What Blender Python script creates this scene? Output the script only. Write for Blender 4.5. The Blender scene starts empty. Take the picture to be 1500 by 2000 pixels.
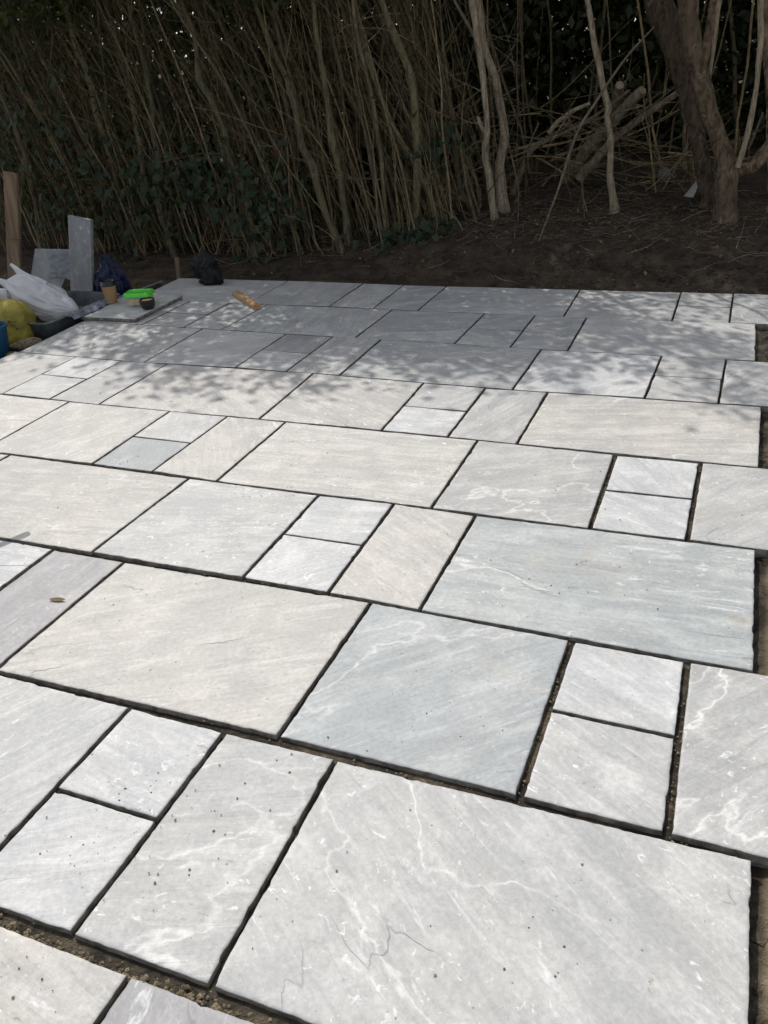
import bpy, bmesh, math, random
import numpy as np
from mathutils import Vector, noise, Matrix

random.seed(11)
RNG = np.random.default_rng(11)
R = math.radians
scene = bpy.context.scene
COL = scene.collection

# ------------------------------------------------------------------ camera
cam_data = bpy.data.cameras.new('camera')
cam = bpy.data.objects.new('camera', cam_data)
COL.objects.link(cam)
cam.location = (-0.4213, -0.7263, 1.4876)
cam.rotation_euler = (R(61.249), R(3.6487), R(21.459))
cam_data.sensor_fit = 'HORIZONTAL'
cam_data.sensor_width = 36.0
cam_data.lens = 36.0 * 1674.165 / 1500.0
cam_data.clip_start = 0.05
cam_data.clip_end = 2000
scene.camera = cam

# ------------------------------------------------------------------ light
SUN_AZ, SUN_EL = 41.0, 48.0          # azimuth counted to the left of the patio's depth axis (+Y)
world = bpy.data.worlds.new('World'); scene.world = world; world.use_nodes = True
wn = world.node_tree.nodes; wl = world.node_tree.links
bg = wn['Background']
sky = wn.new('ShaderNodeTexSky'); sky.sky_type = 'NISHITA'; sky.sun_disc = False
sky.sun_elevation = R(SUN_EL); sky.sun_rotation = R(-SUN_AZ)
sky.air_density = 1.0; sky.dust_density = 1.5; sky.ozone_density = 1.0
hs = wn.new('ShaderNodeHueSaturation'); hs.inputs['Saturation'].default_value = 0.30      # thin spring haze
wl.new(sky.outputs[0], hs.inputs['Color']); wl.new(hs.outputs[0], bg.inputs[0]); bg.inputs[1].default_value = 0.15
sun_data = bpy.data.lights.new('sun', 'SUN'); sun = bpy.data.objects.new('sun', sun_data); COL.objects.link(sun)
sun_data.energy = 2.75; sun_data.angle = R(0.53); sun_data.color = (1.0, 0.962, 0.905)
sdir = Vector((-math.sin(R(SUN_AZ)) * math.cos(R(SUN_EL)), math.cos(R(SUN_AZ)) * math.cos(R(SUN_EL)), math.sin(R(SUN_EL))))
sun.rotation_euler = sdir.to_track_quat('Z', 'Y').to_euler()
sun.location = (-3, 6, 8)
scene.view_settings.view_transform = 'Standard'
scene.view_settings.look = 'None'
scene.view_settings.exposure = 0.22
scene.view_settings.gamma = 1.0
scene.cycles.max_bounces = 5; scene.cycles.diffuse_bounces = 2; scene.cycles.use_adaptive_sampling = True; scene.cycles.adaptive_threshold = 0.02; scene.cycles.glossy_bounces = 2; scene.cycles.transmission_bounces = 4; scene.cycles.transparent_max_bounces = 6

# ------------------------------------------------------------------ node helpers
def new_mat(name):
    m = bpy.data.materials.new(name); m.use_nodes = True
    nt = m.node_tree
    return m, nt, nt.nodes['Principled BSDF']

class NB:
    """tiny helper for building node graphs"""
    def __init__(s, nt): s.nt = nt
    def n(s, t, **kw):
        x = s.nt.nodes.new(t)
        for k, v in kw.items(): setattr(x, k, v)
        return x
    def link(s, a, b): s.nt.links.new(a, b)
    def val(s, sock, v):
        if hasattr(v, 'is_output') or isinstance(v, bpy.types.NodeSocket): s.link(v, sock)
        else: sock.default_value = v
    def noise(s, vec, scale, detail=4, rough=0.55, dist=0.0):
        x = s.n('ShaderNodeTexNoise'); s.link(vec, x.inputs['Vector'])
        x.inputs['Scale'].default_value = scale; x.inputs['Detail'].default_value = detail
        x.inputs['Roughness'].default_value = rough; x.inputs['Distortion'].default_value = dist
        return x.outputs['Fac']
    def voro(s, vec, scale, feature='F1'):
        x = s.n('ShaderNodeTexVoronoi', feature=feature); s.link(vec, x.inputs['Vector']); x.inputs['Scale'].default_value = scale
        return x
    def math(s, op, a, b=0.0, c=None, clamp=False):
        x = s.n('ShaderNodeMath', operation=op, use_clamp=clamp)
        s.val(x.inputs[0], a); s.val(x.inputs[1], b)
        if c is not None: s.val(x.inputs[2], c)
        return x.outputs[0]
    def ramp(s, f, lo, hi, a=0.0, b=1.0, smooth=True):
        x = s.n('ShaderNodeMapRange', interpolation_type='SMOOTHSTEP' if smooth else 'LINEAR')
        s.val(x.inputs[0], f); x.inputs[1].default_value = lo; x.inputs[2].default_value = hi
        x.inputs[3].default_value = a; x.inputs[4].default_value = b
        return x.outputs[0]
    def mix(s, f, a, b, blend='MIX'):
        x = s.n('ShaderNodeMix', data_type='RGBA', blend_type=blend)
        s.val(x.inputs[0], f); s.val(x.inputs[6], a); s.val(x.inputs[7], b)
        return x.outputs[2]
    def mapping(s, vec, scale=(1, 1, 1), rot=(0, 0, 0), loc=(0, 0, 0)):
        x = s.n('ShaderNodeMapping'); s.link(vec, x.inputs[0])
        x.inputs[1].default_value = loc; s.val(x.inputs[2], rot); x.inputs[3].default_value = scale
        return x.outputs[0]
    def bump(s, h, dist, strength=1.0, normal=None):
        x = s.n('ShaderNodeBump'); s.link(h, x.inputs['Height'])
        x.inputs['Distance'].default_value = dist; x.inputs['Strength'].default_value = strength
        if normal is not None: s.link(normal, x.inputs['Normal'])
        return x.outputs[0]

def c4(c): return (c[0], c[1], c[2], 1.0)

# ------------------------------------------------------------------ stone
def stone_material():
    m, nt, bs = new_mat('riven_sandstone'); b = NB(nt)
    tc = b.n('ShaderNodeTexCoord'); oi = b.n('ShaderNodeObjectInfo')
    off = b.math('MULTIPLY', oi.outputs['Random'], 97.0)
    comb = b.n('ShaderNodeCombineXYZ'); b.link(off, comb.inputs[0]); b.link(b.math('MULTIPLY', off, 1.7), comb.inputs[1])
    ang = b.n('ShaderNodeCombineXYZ'); b.link(b.math('MULTIPLY', oi.outputs['Alpha'], 6.283), ang.inputs[2])
    rot = b.mapping(tc.outputs['Object'], rot=ang.outputs[0])
    vadd = b.n('ShaderNodeVectorMath', operation='ADD'); b.link(rot, vadd.inputs[0]); b.link(comb.outputs[0], vadd.inputs[1])
    V = vadd.outputs[0]
    # every slab has its own share of each feature
    wn_ = b.n('ShaderNodeTexWhiteNoise', noise_dimensions='1D'); b.link(off, wn_.inputs['W'])
    ws = b.n('ShaderNodeSeparateColor'); b.link(wn_.outputs['Color'], ws.inputs[0])
    w1 = b.ramp(ws.outputs[0], 0.1, 1.0, 0.35, 1.4, False); w2 = b.ramp(ws.outputs[1], 0.45, 0.9, 0.0, 1.2); w3 = b.ramp(ws.outputs[2], 0.1, 0.8, 0.35, 1.25, False)
    at = b.n('ShaderNodeAttribute', attribute_type='OBJECT', attribute_name='vein')
    w2 = b.math('MAXIMUM', w2, at.outputs['Fac'])
    # bedding direction: stretched coordinates
    VS = b.mapping(V, scale=(1.0, 4.2, 2.0))
    streak = b.noise(VS, 2.0, 5, 0.62, 1.2)
    streak2 = b.noise(b.mapping(V, scale=(0.8, 8.0, 2.0)), 3.2, 5, 0.62, 0.9)
    cloud = b.noise(V, 2.4, 4, 0.6, 0.8)
    fine = b.noise(V, 75, 4, 0.7)
    tint = oi.outputs['Color']
    def tm(k): return b.mix(1.0, tint, c4(k), 'MULTIPLY')
    col = b.mix(b.ramp(streak, 0.34, 0.68), tm((0.70, 0.71, 0.72)), tm((1.13, 1.125, 1.115)))
    col = b.mix(b.ramp(cloud, 0.38, 0.70, 0.0, 0.5), col, tm((1.06, 1.035, 0.99)))
    col = b.mix(b.ramp(cloud, 0.60, 0.30, 0.0, 0.5), col, tm((0.84, 0.86, 0.88)))
    col = b.mix(b.ramp(streak2, 0.50, 0.68, 0, 0.6), col, tm((0.70, 0.705, 0.715)))
    col = b.mix(b.ramp(streak2, 0.46, 0.32, 0, 0.55), col, tm((1.20, 1.195, 1.19)))
    mott = b.noise(V, 8.0, 6, 0.70, 0.5)
    col = b.mix(b.ramp(mott, 0.56, 0.34, 0.0, 0.75), col, tm((0.78, 0.79, 0.795)))
    col = b.mix(b.ramp(mott, 0.52, 0.70, 0.0, 0.6), col, tm((1.14, 1.135, 1.12)))
    # dusty beige patches
    dust = b.ramp(b.noise(b.mapping(V, loc=(31, 5, 0)), 2.9, 4, 0.66, 0.9), 0.54, 0.72, 0.0, 0.30)
    col = b.mix(dust, col, c4((0.50, 0.465, 0.40)))
    # chalky scuffs
    region = b.noise(V, 1.9, 2, 0.5)
    scuff = b.ramp(b.noise(VS, 5.0, 6, 0.76, 1.3), 0.58, 0.68)
    sc = b.math('MULTIPLY', b.math('MULTIPLY', scuff, w1), b.ramp(region, 0.38, 0.58, 0.35, 1.0), None, True)
    col = b.mix(sc, col, c4((0.70, 0.705, 0.71)))
    fl_n = b.noise(b.mapping(V, scale=(1, 1.5, 1)), 30, 5, 0.68, 0.9)
    fm = b.math('MULTIPLY', b.ramp(fl_n, 0.60, 0.67), b.ramp(cloud, 0.42, 0.58))
    col = b.mix(b.math('MULTIPLY', fm, w1, None, True), col, c4((0.74, 0.74, 0.74)))
    # quartz veins (thin isolines of a low noise)
    vn = b.noise(b.mapping(V, scale=(1.0, 1.7, 1), loc=(7, 3, 0)), 1.3, 5, 0.52, 0.15)
    va = b.math('ABSOLUTE', b.math('SUBTRACT', vn, 0.5))
    vein = b.ramp(va, 0.0005, 0.010, 1.0, 0.0)
    vhalo = b.ramp(va, 0.0, 0.022, 0.22, 0.0)
    vmask = b.math('MAXIMUM', b.ramp(region, 0.50, 0.40), b.math('MULTIPLY', at.outputs['Fac'], b.ramp(cloud, 0.36, 0.46)))
    col = b.mix(b.math('MULTIPLY', b.math('MAXIMUM', vein, vhalo), b.math('MULTIPLY', vmask, b.math('MULTIPLY', w2, b.ramp(mott, 0.36, 0.58, 0.42, 0.95)), None, True)), col, c4((0.68, 0.67, 0.645)))
    # riven ledges
    ln = b.noise(b.mapping(V, scale=(1.0, 3.4, 1), loc=(1, 9, 0)), 1.5, 5, 0.45, 0.15)
    lmask = b.math('MULTIPLY', b.ramp(b.noise(V, 2.7, 2, 0.5), 0.50, 0.63), b.math('MULTIPLY', w3, b.ramp(at.outputs['Fac'], 0.0, 0.8, 1.0, 0.5)))
    step = b.ramp(ln, 0.494, 0.506)
    ledge = b.math('MULTIPLY', step, lmask)
    lline = b.math('MULTIPLY', b.ramp(b.math('ABSOLUTE', b.math('SUBTRACT', ln, 0.5)), 0.0008, 0.0046, 1.0, 0.0), b.ramp(lmask, 0.25, 0.8))
    col = b.mix(b.math('MULTIPLY', lline, b.ramp(mott, 0.42, 0.60, 0.0, 0.55)), col, c4((0.20, 0.193, 0.18)))
    # iron stains and dirt
    rn = b.noise(V, 4.3, 5, 0.64, 0.3)
    col = b.mix(b.math('MULTIPLY', b.ramp(rn, 0.64, 0.76, 0.0, 0.38), w3, None, True), col, c4((0.42, 0.32, 0.18)))
    spots = b.math('MULTIPLY', b.ramp(fl_n, 0.34, 0.30), b.ramp(streak, 0.50, 0.60))
    col = b.mix(b.math('MULTIPLY', spots, 0.6), col, c4((0.30, 0.23, 0.13)))
    dm = b.math('MULTIPLY', b.ramp(fl_n, 0.37, 0.29), b.ramp(rn, 0.50, 0.60))
    col = b.mix(b.math('MULTIPLY', dm, 0.6), col, c4((0.20, 0.175, 0.14)))
    # dark mineral specks
    vo = b.voro(V, 24); vr = b.n('ShaderNodeSeparateColor'); b.link(vo.outputs['Color'], vr.inputs[0])
    spk = b.math('MULTIPLY', b.ramp(vo.outputs['Distance'], 0.03, 0.08, 1, 0), b.math('GREATER_THAN', vr.outputs[0], 0.78))
    col = b.mix(b.math('MULTIPLY', spk, 0.7), col, c4((0.10, 0.095, 0.09)))
    gm = b.ramp(fine, 0.3, 0.7, 0.90, 1.09)
    gc = b.n('ShaderNodeCombineColor'); [b.link(gm, gc.inputs[i]) for i in range(3)]
    col = b.mix(1.0, col, gc.outputs[0], 'MULTIPLY')
    b.link(col, bs.inputs['Base Color'])
    b.link(b.ramp(streak, 0.3, 0.7, 0.52, 0.72), bs.inputs['Roughness'])
    bs.inputs['Specular IOR Level'].default_value = 0.4
    # relief, heights in metres
    hgt = b.math('MULTIPLY', ledge, 0.0030)
    hgt = b.math('MULTIPLY_ADD', mott, 0.0034, hgt)
    hgt = b.math('MULTIPLY_ADD', streak2, 0.0030, hgt)
    hgt = b.math('MULTIPLY_ADD', fine, 0.0009, hgt)
    b.link(b.bump(hgt, 1.0, 0.8), bs.inputs['Normal'])
    return m

def simple(name, col, rough=0.6, spec=0.4, var=0.15, scale=20, bump=0.0, bscale=60, stretch=(1, 1, 1), metallic=0.0, coord='Object', col2=None):
    m, nt, bs = new_mat(name); b = NB(nt)
    tc = b.n('ShaderNodeTexCoord')
    v = b.mapping(tc.outputs[coord], scale=stretch)
    f = b.noise(v, scale, 5, 0.6, 0.4)
    a = tuple(max(0, x * (1 - var)) for x in col); c = tuple(x * (1 + var) for x in col) if col2 is None else col2
    b.link(b.mix(b.ramp(f, 0.3, 0.7), c4(a), c4(c)), bs.inputs['Base Color'])
    bs.inputs['Roughness'].default_value = rough; bs.inputs['Specular IOR Level'].default_value = spec; bs.inputs['Metallic'].default_value = metallic
    if bump:
        b.link(b.bump(b.noise(v, bscale, 6, 0.65), bump, 0.8), bs.inputs['Normal'])
    return m

def soil_material():
    m, nt, bs = new_mat('soil'); b = NB(nt)
    geo = b.n('ShaderNodeNewGeometry'); P = geo.outputs['Position']
    sep = b.n('ShaderNodeSeparateXYZ'); b.link(P, sep.inputs[0])
    f = b.noise(P, 9, 7, 0.68, 0.4); f2 = b.noise(P, 60, 5, 0.7); f3 = b.noise(P, 1.7, 4, 0.6)
    sand = b.mix(b.ramp(f, 0.3, 0.7), c4((0.17, 0.125, 0.078)), c4((0.36, 0.285, 0.19)))
    sand = b.mix(b.ramp(f2, 0.45, 0.75, 0, 0.6), sand, c4((0.10, 0.075, 0.05)))
    humus = b.mix(b.ramp(f, 0.3, 0.7), c4((0.028, 0.021, 0.016)), c4((0.085, 0.066, 0.048)))
    humus = b.mix(b.ramp(f2, 0.62, 0.72, 0, 0.6), humus, c4((0.20, 0.165, 0.12)))
    humus = b.mix(b.ramp(f3, 0.5, 0.7, 0, 0.4), humus, c4((0.085, 0.058, 0.038)))
    # garden topsoil beyond the paving, sharp sand and sub-base below it
    yy = b.math('ADD', sep.outputs[1], b.math('MULTIPLY', f3, 0.25))
    k = b.ramp(yy, 4.98, 5.12)
    k2 = b.ramp(sep.outputs[0], -4.5, -4.3, 0.75, 0.0)
    k = b.math('MAXIMUM', k, k2)
    # between the slabs the bed is damp dark mortar
    inside = b.math('MULTIPLY', b.ramp(sep.outputs[0], -0.235, -0.20, 1, 0), b.ramp(sep.outputs[1], 4.9, 4.93, 1, 0))
    col = b.mix(k, sand, humus)
    joint = b.mix(b.ramp(f, 0.40, 0.70), c4((0.035, 0.030, 0.024)), c4((0.15, 0.122, 0.085)))
    col = b.mix(b.math('MULTIPLY', inside, b.math('SUBTRACT', 1.0, k2)), col, joint)
    b.link(col, bs.inputs['Base Color'])
    bs.inputs['Roughness'].default_value = 0.95; bs.inputs['Specular IOR Level'].default_value = 0.15
    h = b.math('ADD', b.math('MULTIPLY', f, 1.0), b.math('MULTIPLY', f2, 0.45))
    b.link(b.bump(h, 0.03, 0.9), bs.inputs['Normal'])
    return m

def bark_material(name, dark, light, green=None, scale=14, spots=0.0, deep=.012):
    m, nt, bs = new_mat(name); b = NB(nt)
    geo = b.n('ShaderNodeNewGeometry'); P = geo.outputs['Position']
    v = b.mapping(P, scale=(1, 1, 0.45 if deep > .02 else 0.22))
    f = b.noise(v, scale * 3, 7, 0.7, 0.6); f2 = b.noise(P, scale * 0.25, 4, 0.6)
    col = b.mix(b.ramp(f, 0.3, 0.68), c4(dark), c4(light))
    if green: col = b.mix(b.ramp(f2, 0.45, 0.7, 0, 0.55), col, c4(green))
    if spots:
        sp = b.ramp(b.noise(P, scale * 1.6, 3, 0.6), 0.64, 0.70, 0, spots)
        col = b.mix(sp, col, c4((0.42, 0.38, 0.31)))
    rv = b.ramp(geo.outputs['Random Per Island'], 0, 1, 0.4, 1.6, False); rc = b.n('ShaderNodeCombineColor'); [b.link(rv, rc.inputs[i]) for i in range(3)]
    col = b.mix(1.0, col, rc.outputs[0], 'MULTIPLY')
    b.link(col, bs.inputs['Base Color'])
    bs.inputs['Roughness'].default_value = 0.85; bs.inputs['Specular IOR Level'].default_value = 0.25
    b.link(b.bump(b.math('ADD', f, b.noise(v, scale * 9, 4, 0.7)), deep, 0.8), bs.inputs['Normal'])
    return m

def leaf_material(name, c1, c2, trans=0.35, rough=0.5):
    m, nt, bs = new_mat(name); b = NB(nt)
    geo = b.n('ShaderNodeNewGeometry')
    rnd = geo.outputs['Random Per Island']
    col = b.mix(rnd, c4(c1), c4(c2))
    b.link(col, bs.inputs['Base Color']); bs.inputs['Roughness'].default_value = rough; bs.inputs['Specular IOR Level'].default_value = 0.3
    tr = b.n('ShaderNodeBsdfTranslucent')
    tc = b.mix(1.0, col, c4((1.5, 1.7, 0.6)), 'MULTIPLY'); b.link(tc, tr.inputs[0])
    mx = b.n('ShaderNodeMixShader'); mx.inputs[0].default_value = trans
    b.link(bs.outputs[0], mx.inputs[1]); b.link(tr.outputs[0], mx.inputs[2])
    out = nt.nodes['Material Output']; b.link(mx.outputs[0], out.inputs['Surface'])
    return m

def film_material(name, col, trans=0.35, rough=0.32, alpha=1.0, var=0.1):
    m, nt, bs = new_mat(name); b = NB(nt)
    bs.inputs['Specular IOR Level'].default_value = 0.25 if col[1] < .1 else 0.5
    tc = b.n('ShaderNodeTexCoord')
    f = b.noise(tc.outputs['Object'], 9, 4, 0.6, 0.6)
    b.link(b.mix(b.ramp(f, 0.3, 0.7), c4(tuple(x * (1 - var) for x in col)), c4(tuple(min(1, x * (1 + var)) for x in col))), bs.inputs['Base Color'])
    bs.inputs['Roughness'].default_value = rough; bs.inputs['Alpha'].default_value = alpha
    fold = b.noise(b.mapping(tc.outputs['Object'], scale=(1, 1, 2.6), rot=(0, R(30), 0)), 9, 4, 0.5, 1.2)
    b.link(b.bump(fold, 0.014, 0.6), bs.inputs['Normal'])
    tr = b.n('ShaderNodeBsdfTranslucent'); tr.inputs[0].default_value = c4(col)
    mx = b.n('ShaderNodeMixShader'); mx.inputs[0].default_value = trans
    b.link(bs.outputs[0], mx.inputs[1]); b.link(tr.outputs[0], mx.inputs[2])
    b.link(mx.outputs[0], nt.nodes['Material Output'].inputs['Surface'])
    return m

M = {}
M['stone'] = stone_material()
M['soil'] = soil_material()
M['slab_edge'] = simple('shaded_slab_edge', (.19, .175, .15), .9, .2, .5, 30, .004, 90)  # shade of the joints put into the colour of the slab sides
M['bark_hedge'] = bark_material('hedge_bark', (0.045, 0.039, 0.023), (0.165, 0.142, 0.088), (0.115, 0.108, 0.05))
M['bark_pale'] = bark_material('pale_bark', (0.09, 0.07, 0.048), (0.30, 0.25, 0.18), (0.18, 0.15, 0.10), 16, 0.4)
M['bark_tree'] = bark_material('tree_bark', (0.040, 0.027, 0.019), (0.27, 0.20, 0.135), (0.15, 0.115, 0.072), 9, 0.6, .03)
M['log'] = bark_material('log_bark', (0.065, 0.05, 0.036), (0.20, 0.165, 0.122), None, 10, 0.15)
M['cut'] = simple('cut_wood', (0.26, 0.205, 0.14), 0.8, 0.2, 0.2, 40)
M['twig'] = bark_material('twig_bark', (0.075, 0.055, 0.032), (0.285, 0.222, 0.132), (0.17, 0.148, 0.07), 20)
M['litter_twig'] = bark_material('litter_twig', (0.09, 0.065, 0.045), (0.30, 0.25, 0.19), None, 20)
M['leaf'] = leaf_material('hedge_leaf', (0.024, 0.038, 0.014), (0.075, 0.092, 0.030), 0.32)
M['ivy'] = leaf_material('ivy_leaf', (0.013, 0.024, 0.012), (0.034, 0.052, 0.022), 0.18, 0.5)
M['back_leaf'] = leaf_material('thicket_leaf', (0.018, 0.026, 0.010), (0.048, 0.060, 0.021), 0.25)
M['canopy_leaf'] = leaf_material('canopy_leaf', (0.03, 0.045, 0.018), (0.07, 0.09, 0.03), 0.30)
M['dead'] = leaf_material('dead_leaf', (0.10, 0.062, 0.035), (0.23, 0.15, 0.085), 0.15, 0.7)
M['red'] = leaf_material('red_petal', (0.45, 0.03, 0.03), (0.6, 0.06, 0.06), 0.4)
M['grit'] = leaf_material('grit', (0.06, 0.052, 0.043), (0.26, 0.21, 0.15), 0.0, 0.9)
M['mortar'] = simple('mortar', (0.19, 0.152, 0.10), 0.95, 0.1, 0.45, 60, 0.006, 120)
M['timber'] = simple('weathered_timber', (0.20, 0.145, 0.095), 0.8, 0.25, 0.28, 6, 0.002, 30, (6, 6, 0.5))
M['softwood'] = simple('orange_softwood', (0.40, 0.245, 0.125), 0.7, 0.3, 0.25, 8, 0.001, 40, (0.6, 7, 7))
M['white_film'] = film_material('white_carrier_film', (0.84, 0.84, 0.86), 0.40, 0.36)
M['yellow'] = simple('yellow_sack', (0.34, 0.285, 0.045), 0.5, 0.4, 0.35, 9, 0.03, 13)
M['print'] = simple('sack_print', (0.03, 0.03, 0.03), 0.5, 0.4, 0.2, 30)
M['blue_film'] = film_material('blue_wrap_film', (0.012, 0.017, 0.050), 0.10, 0.24)
M['clear_film'] = film_material('clear_film', (0.55, 0.57, 0.62), 0.5, 0.25, 0.55)
M['blue_plastic'] = simple('blue_plastic', (0.012, 0.075, 0.16), 0.4, 0.5, 0.12, 10)
M['tub'] = simple('grey_tub_plastic', (0.085, 0.098, 0.105), 0.55, 0.4, 0.3, 12, 0.001, 50)
M['black_plastic'] = simple('black_plastic', (0.012, 0.012, 0.013), 0.38, 0.5, 0.3, 20)
M['black_film'] = film_material('black_sack_film', (0.005, 0.005, 0.0055), 0.0, 0.42)
M['kraft'] = simple('kraft_card', (0.36, 0.215, 0.115), 0.75, 0.25, 0.12, 18, 0.0004, 200)
M['green'] = simple('green_lid_plastic', (0.10, 0.62, 0.055), 0.32, 0.5, 0.04, 10)
M['noodle'] = simple('yellow_food', (0.56, 0.44, 0.13), 0.6, 0.3, 0.35, 60, 0.006, 80)
M['alu'] = simple('dull_metal', (0.42, 0.43, 0.44), 0.45, 0.5, 0.12, 20, 0.0, 60, (1, 1, 1), 0.4)
M['white_scrap'] = simple('white_scrap', (0.30, 0.29, 0.27), 0.6, 0.4, 0.15, 20)
M['stonechip'] = simple('rough_stone', (0.15, 0.135, 0.115), 0.9, 0.2, 0.3, 20, 0.006, 40)
clear, cnt, cbs = new_mat('clear_tub')
cbs.inputs['Base Color'].default_value = (0.85, 0.87, 0.85, 1); cbs.inputs['Roughness'].default_value = 0.15; cbs.inputs['Alpha'].default_value = 0.20
M['clear'] = clear

# ------------------------------------------------------------------ mesh helpers
def mesh_obj(name, verts, faces, mat, parent=None, loc=(0, 0, 0), smooth=False):
    me = bpy.data.meshes.new(name)
    if isinstance(verts, np.ndarray): verts = verts.tolist()
    if isinstance(faces, np.ndarray): faces = faces.tolist()
    me.from_pydata(verts, [], faces)
    me.materials.append(mat)
    if smooth: me.polygons.foreach_set('use_smooth', [True] * len(me.polygons))
    me.update()
    if smooth and len(faces) < 4000: me.set_sharp_from_angle(angle=R(50))
    o = bpy.data.objects.new(name, me); COL.objects.link(o)
    o.location = loc
    if parent is not None: o.parent = parent
    return o

def quads_obj(name, V, F, mat, parent=None):
    """fast path: V (N,3), F (M,k) with one face size"""
    me = bpy.data.meshes.new(name)
    n, m_, k = len(V), len(F), F.shape[1]
    me.vertices.add(n); me.vertices.foreach_set('co', np.asarray(V, np.float32).ravel())
    me.loops.add(m_ * k); me.loops.foreach_set('vertex_index', np.asarray(F, np.int32).ravel())
    me.polygons.add(m_); me.polygons.foreach_set('loop_start', np.arange(0, m_ * k, k, dtype=np.int32))
    me.update(calc_edges=True); me.validate()
    me.materials.append(mat)
    o = bpy.data.objects.new(name, me); COL.objects.link(o)
    if parent is not None: o.parent = parent
    return o

def empty(name, loc=(0, 0, 0)):
    o = bpy.data.objects.new(name, None); COL.objects.link(o); o.location = loc
    o.empty_display_size = 0.1
    return o

def tag(o, label=None, cat=None, group=None, kind=None):
    if label: o['label'] = label
    if cat: o['category'] = cat
    if group: o['group'] = group
    if kind: o['kind'] = kind
    return o

def adopt(child, parent):
    """parent without moving the (world-placed) child"""
    child.parent = parent
    child.matrix_parent_inverse = Matrix.Translation(-Vector(parent.location))
    return child

def catmull(pts, per=4):
    P = [np.array(p, float) for p in pts]
    if len(P) < 3:
        return [P[0] + (P[-1] - P[0]) * t for t in np.linspace(0, 1, per + 1)]
    Q = [2 * P[0] - P[1]] + P + [2 * P[-1] - P[-2]]
    out = []
    for i in range(1, len(Q) - 2):
        a, b_, c, d = Q[i - 1], Q[i], Q[i + 1], Q[i + 2]
        for k in range(per):
            t = k / per
            out.append(0.5 * ((2 * b_) + (-a + c) * t + (2 * a - 5 * b_ + 4 * c - d) * t * t + (-a + 3 * b_ - 3 * c + d) * t ** 3))
    out.append(P[-1]); return out

class MB:
    def __init__(s): s.v = []; s.f = []
    def add(s, v, f):
        o = len(s.v); s.v += [tuple(float(c) for c in x) for x in v]; s.f += [tuple(i + o for i in q) for q in f]
    def box(s, c, size, rot=None, taper=None):
        x, y, z = [d / 2 for d in size]
        vs = [Vector((sx * x, sy * y, sz * z)) for sz in (-1, 1) for sy in (-1, 1) for sx in (-1, 1)]
        if taper: vs = [Vector((v.x * (taper if v.z > 0 else 1), v.y * (taper if v.z > 0 else 1), v.z)) for v in vs]
        if rot is not None: vs = [rot @ v for v in vs]
        s.add([v + Vector(c) for v in vs], [(0, 2, 3, 1), (4, 5, 7, 6), (0, 1, 5, 4), (2, 6, 7, 3), (0, 4, 6, 2), (1, 3, 7, 5)])
    def tube(s, path, sides=6, cap=True, rough=0.0, seed=0.0):
        """path of (x,y,z,r)"""
        P = [np.array(p[:3], float) for p in path]; rad = [p[3] for p in path]
        n = len(P); u = None; rings = []
        for i in range(n):
            t = P[min(i + 1, n - 1)] - P[max(i - 1, 0)]; t /= (np.linalg.norm(t) + 1e-9)
            if u is None:
                a = np.array([0, 1, 0.]) if abs(t[1]) < 0.9 else np.array([1., 0, 0]); u = np.cross(t, a)
            u = u - t * np.dot(u, t); u /= (np.linalg.norm(u) + 1e-9); w = np.cross(t, u)
            ring = []
            for k in range(sides):
                an = 2 * math.pi * k / sides; r = rad[i]
                if rough:
                    r *= 1 + rough * noise.noise((P[i][0] * 9 + math.cos(an) * 1.3 + seed, P[i][1] * 9 + math.sin(an) * 1.3, P[i][2] * 7))
                ring.append(P[i] + (u * math.cos(an) + w * math.sin(an)) * r)
            rings.append(ring)
        V = [v for rg in rings for v in rg]; F = []
        for i in range(n - 1):
            for k in range(sides):
                a = i * sides + k; b_ = i * sides + (k + 1) % sides
                F.append((a, b_, b_ + sides, a + sides))
        if cap: F.append(tuple(range(sides))[::-1]); F.append(tuple((n - 1) * sides + k for k in range(sides)))
        s.add(V, F)
    def build(s, name, mat, parent=None, smooth=True):
        o = mesh_obj(name, s.v, s.f, mat, None, smooth=smooth)
        if parent is not None: adopt(o, parent)
        return o

def leaves(n, pos, size, jitter=0.35, aspect=0.5, up=0.3):
    """n folded diamond leaves at positions pos (n,3); returns V,F"""
    d = RNG.normal(size=(n, 3)); d[:, 2] += up * -1; d /= np.linalg.norm(d, axis=1)[:, None]
    a = RNG.normal(size=(n, 3)); a[:, 2] += up * 4
    sd = np.cross(d, a); sd /= (np.linalg.norm(sd, axis=1)[:, None] + 1e-9)
    nn = np.cross(sd, d)
    L = (size * (1 + jitter * RNG.uniform(-1, 1, n)))[:, None]
    W = L * aspect
    V = np.stack([pos, pos + d * L * 0.5 + sd * W * 0.5 + nn * L * 0.10, pos + d * L, pos + d * L * 0.5 - sd * W * 0.5 + nn * L * 0.10], 1).reshape(-1, 3)
    i = np.arange(n)[:, None] * 4
    F = np.concatenate([i + np.array([[0, 1, 2]]), i + np.array([[0, 2, 3]])], 0)
    return V, F

def fbm(x, y, z=0.0, o=4):
    s = 0; a = 1; t = 0
    for i in range(o):
        s += a * noise.noise((x, y, z + i * 7.3)); t += a; a *= 0.5; x *= 2.03; y *= 2.03; z *= 2.03
    return s / t

def sstep(a, b_, x):
    t = min(1, max(0, (x - a) / (b_ - a))); return t * t * (3 - 2 * t)

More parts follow.
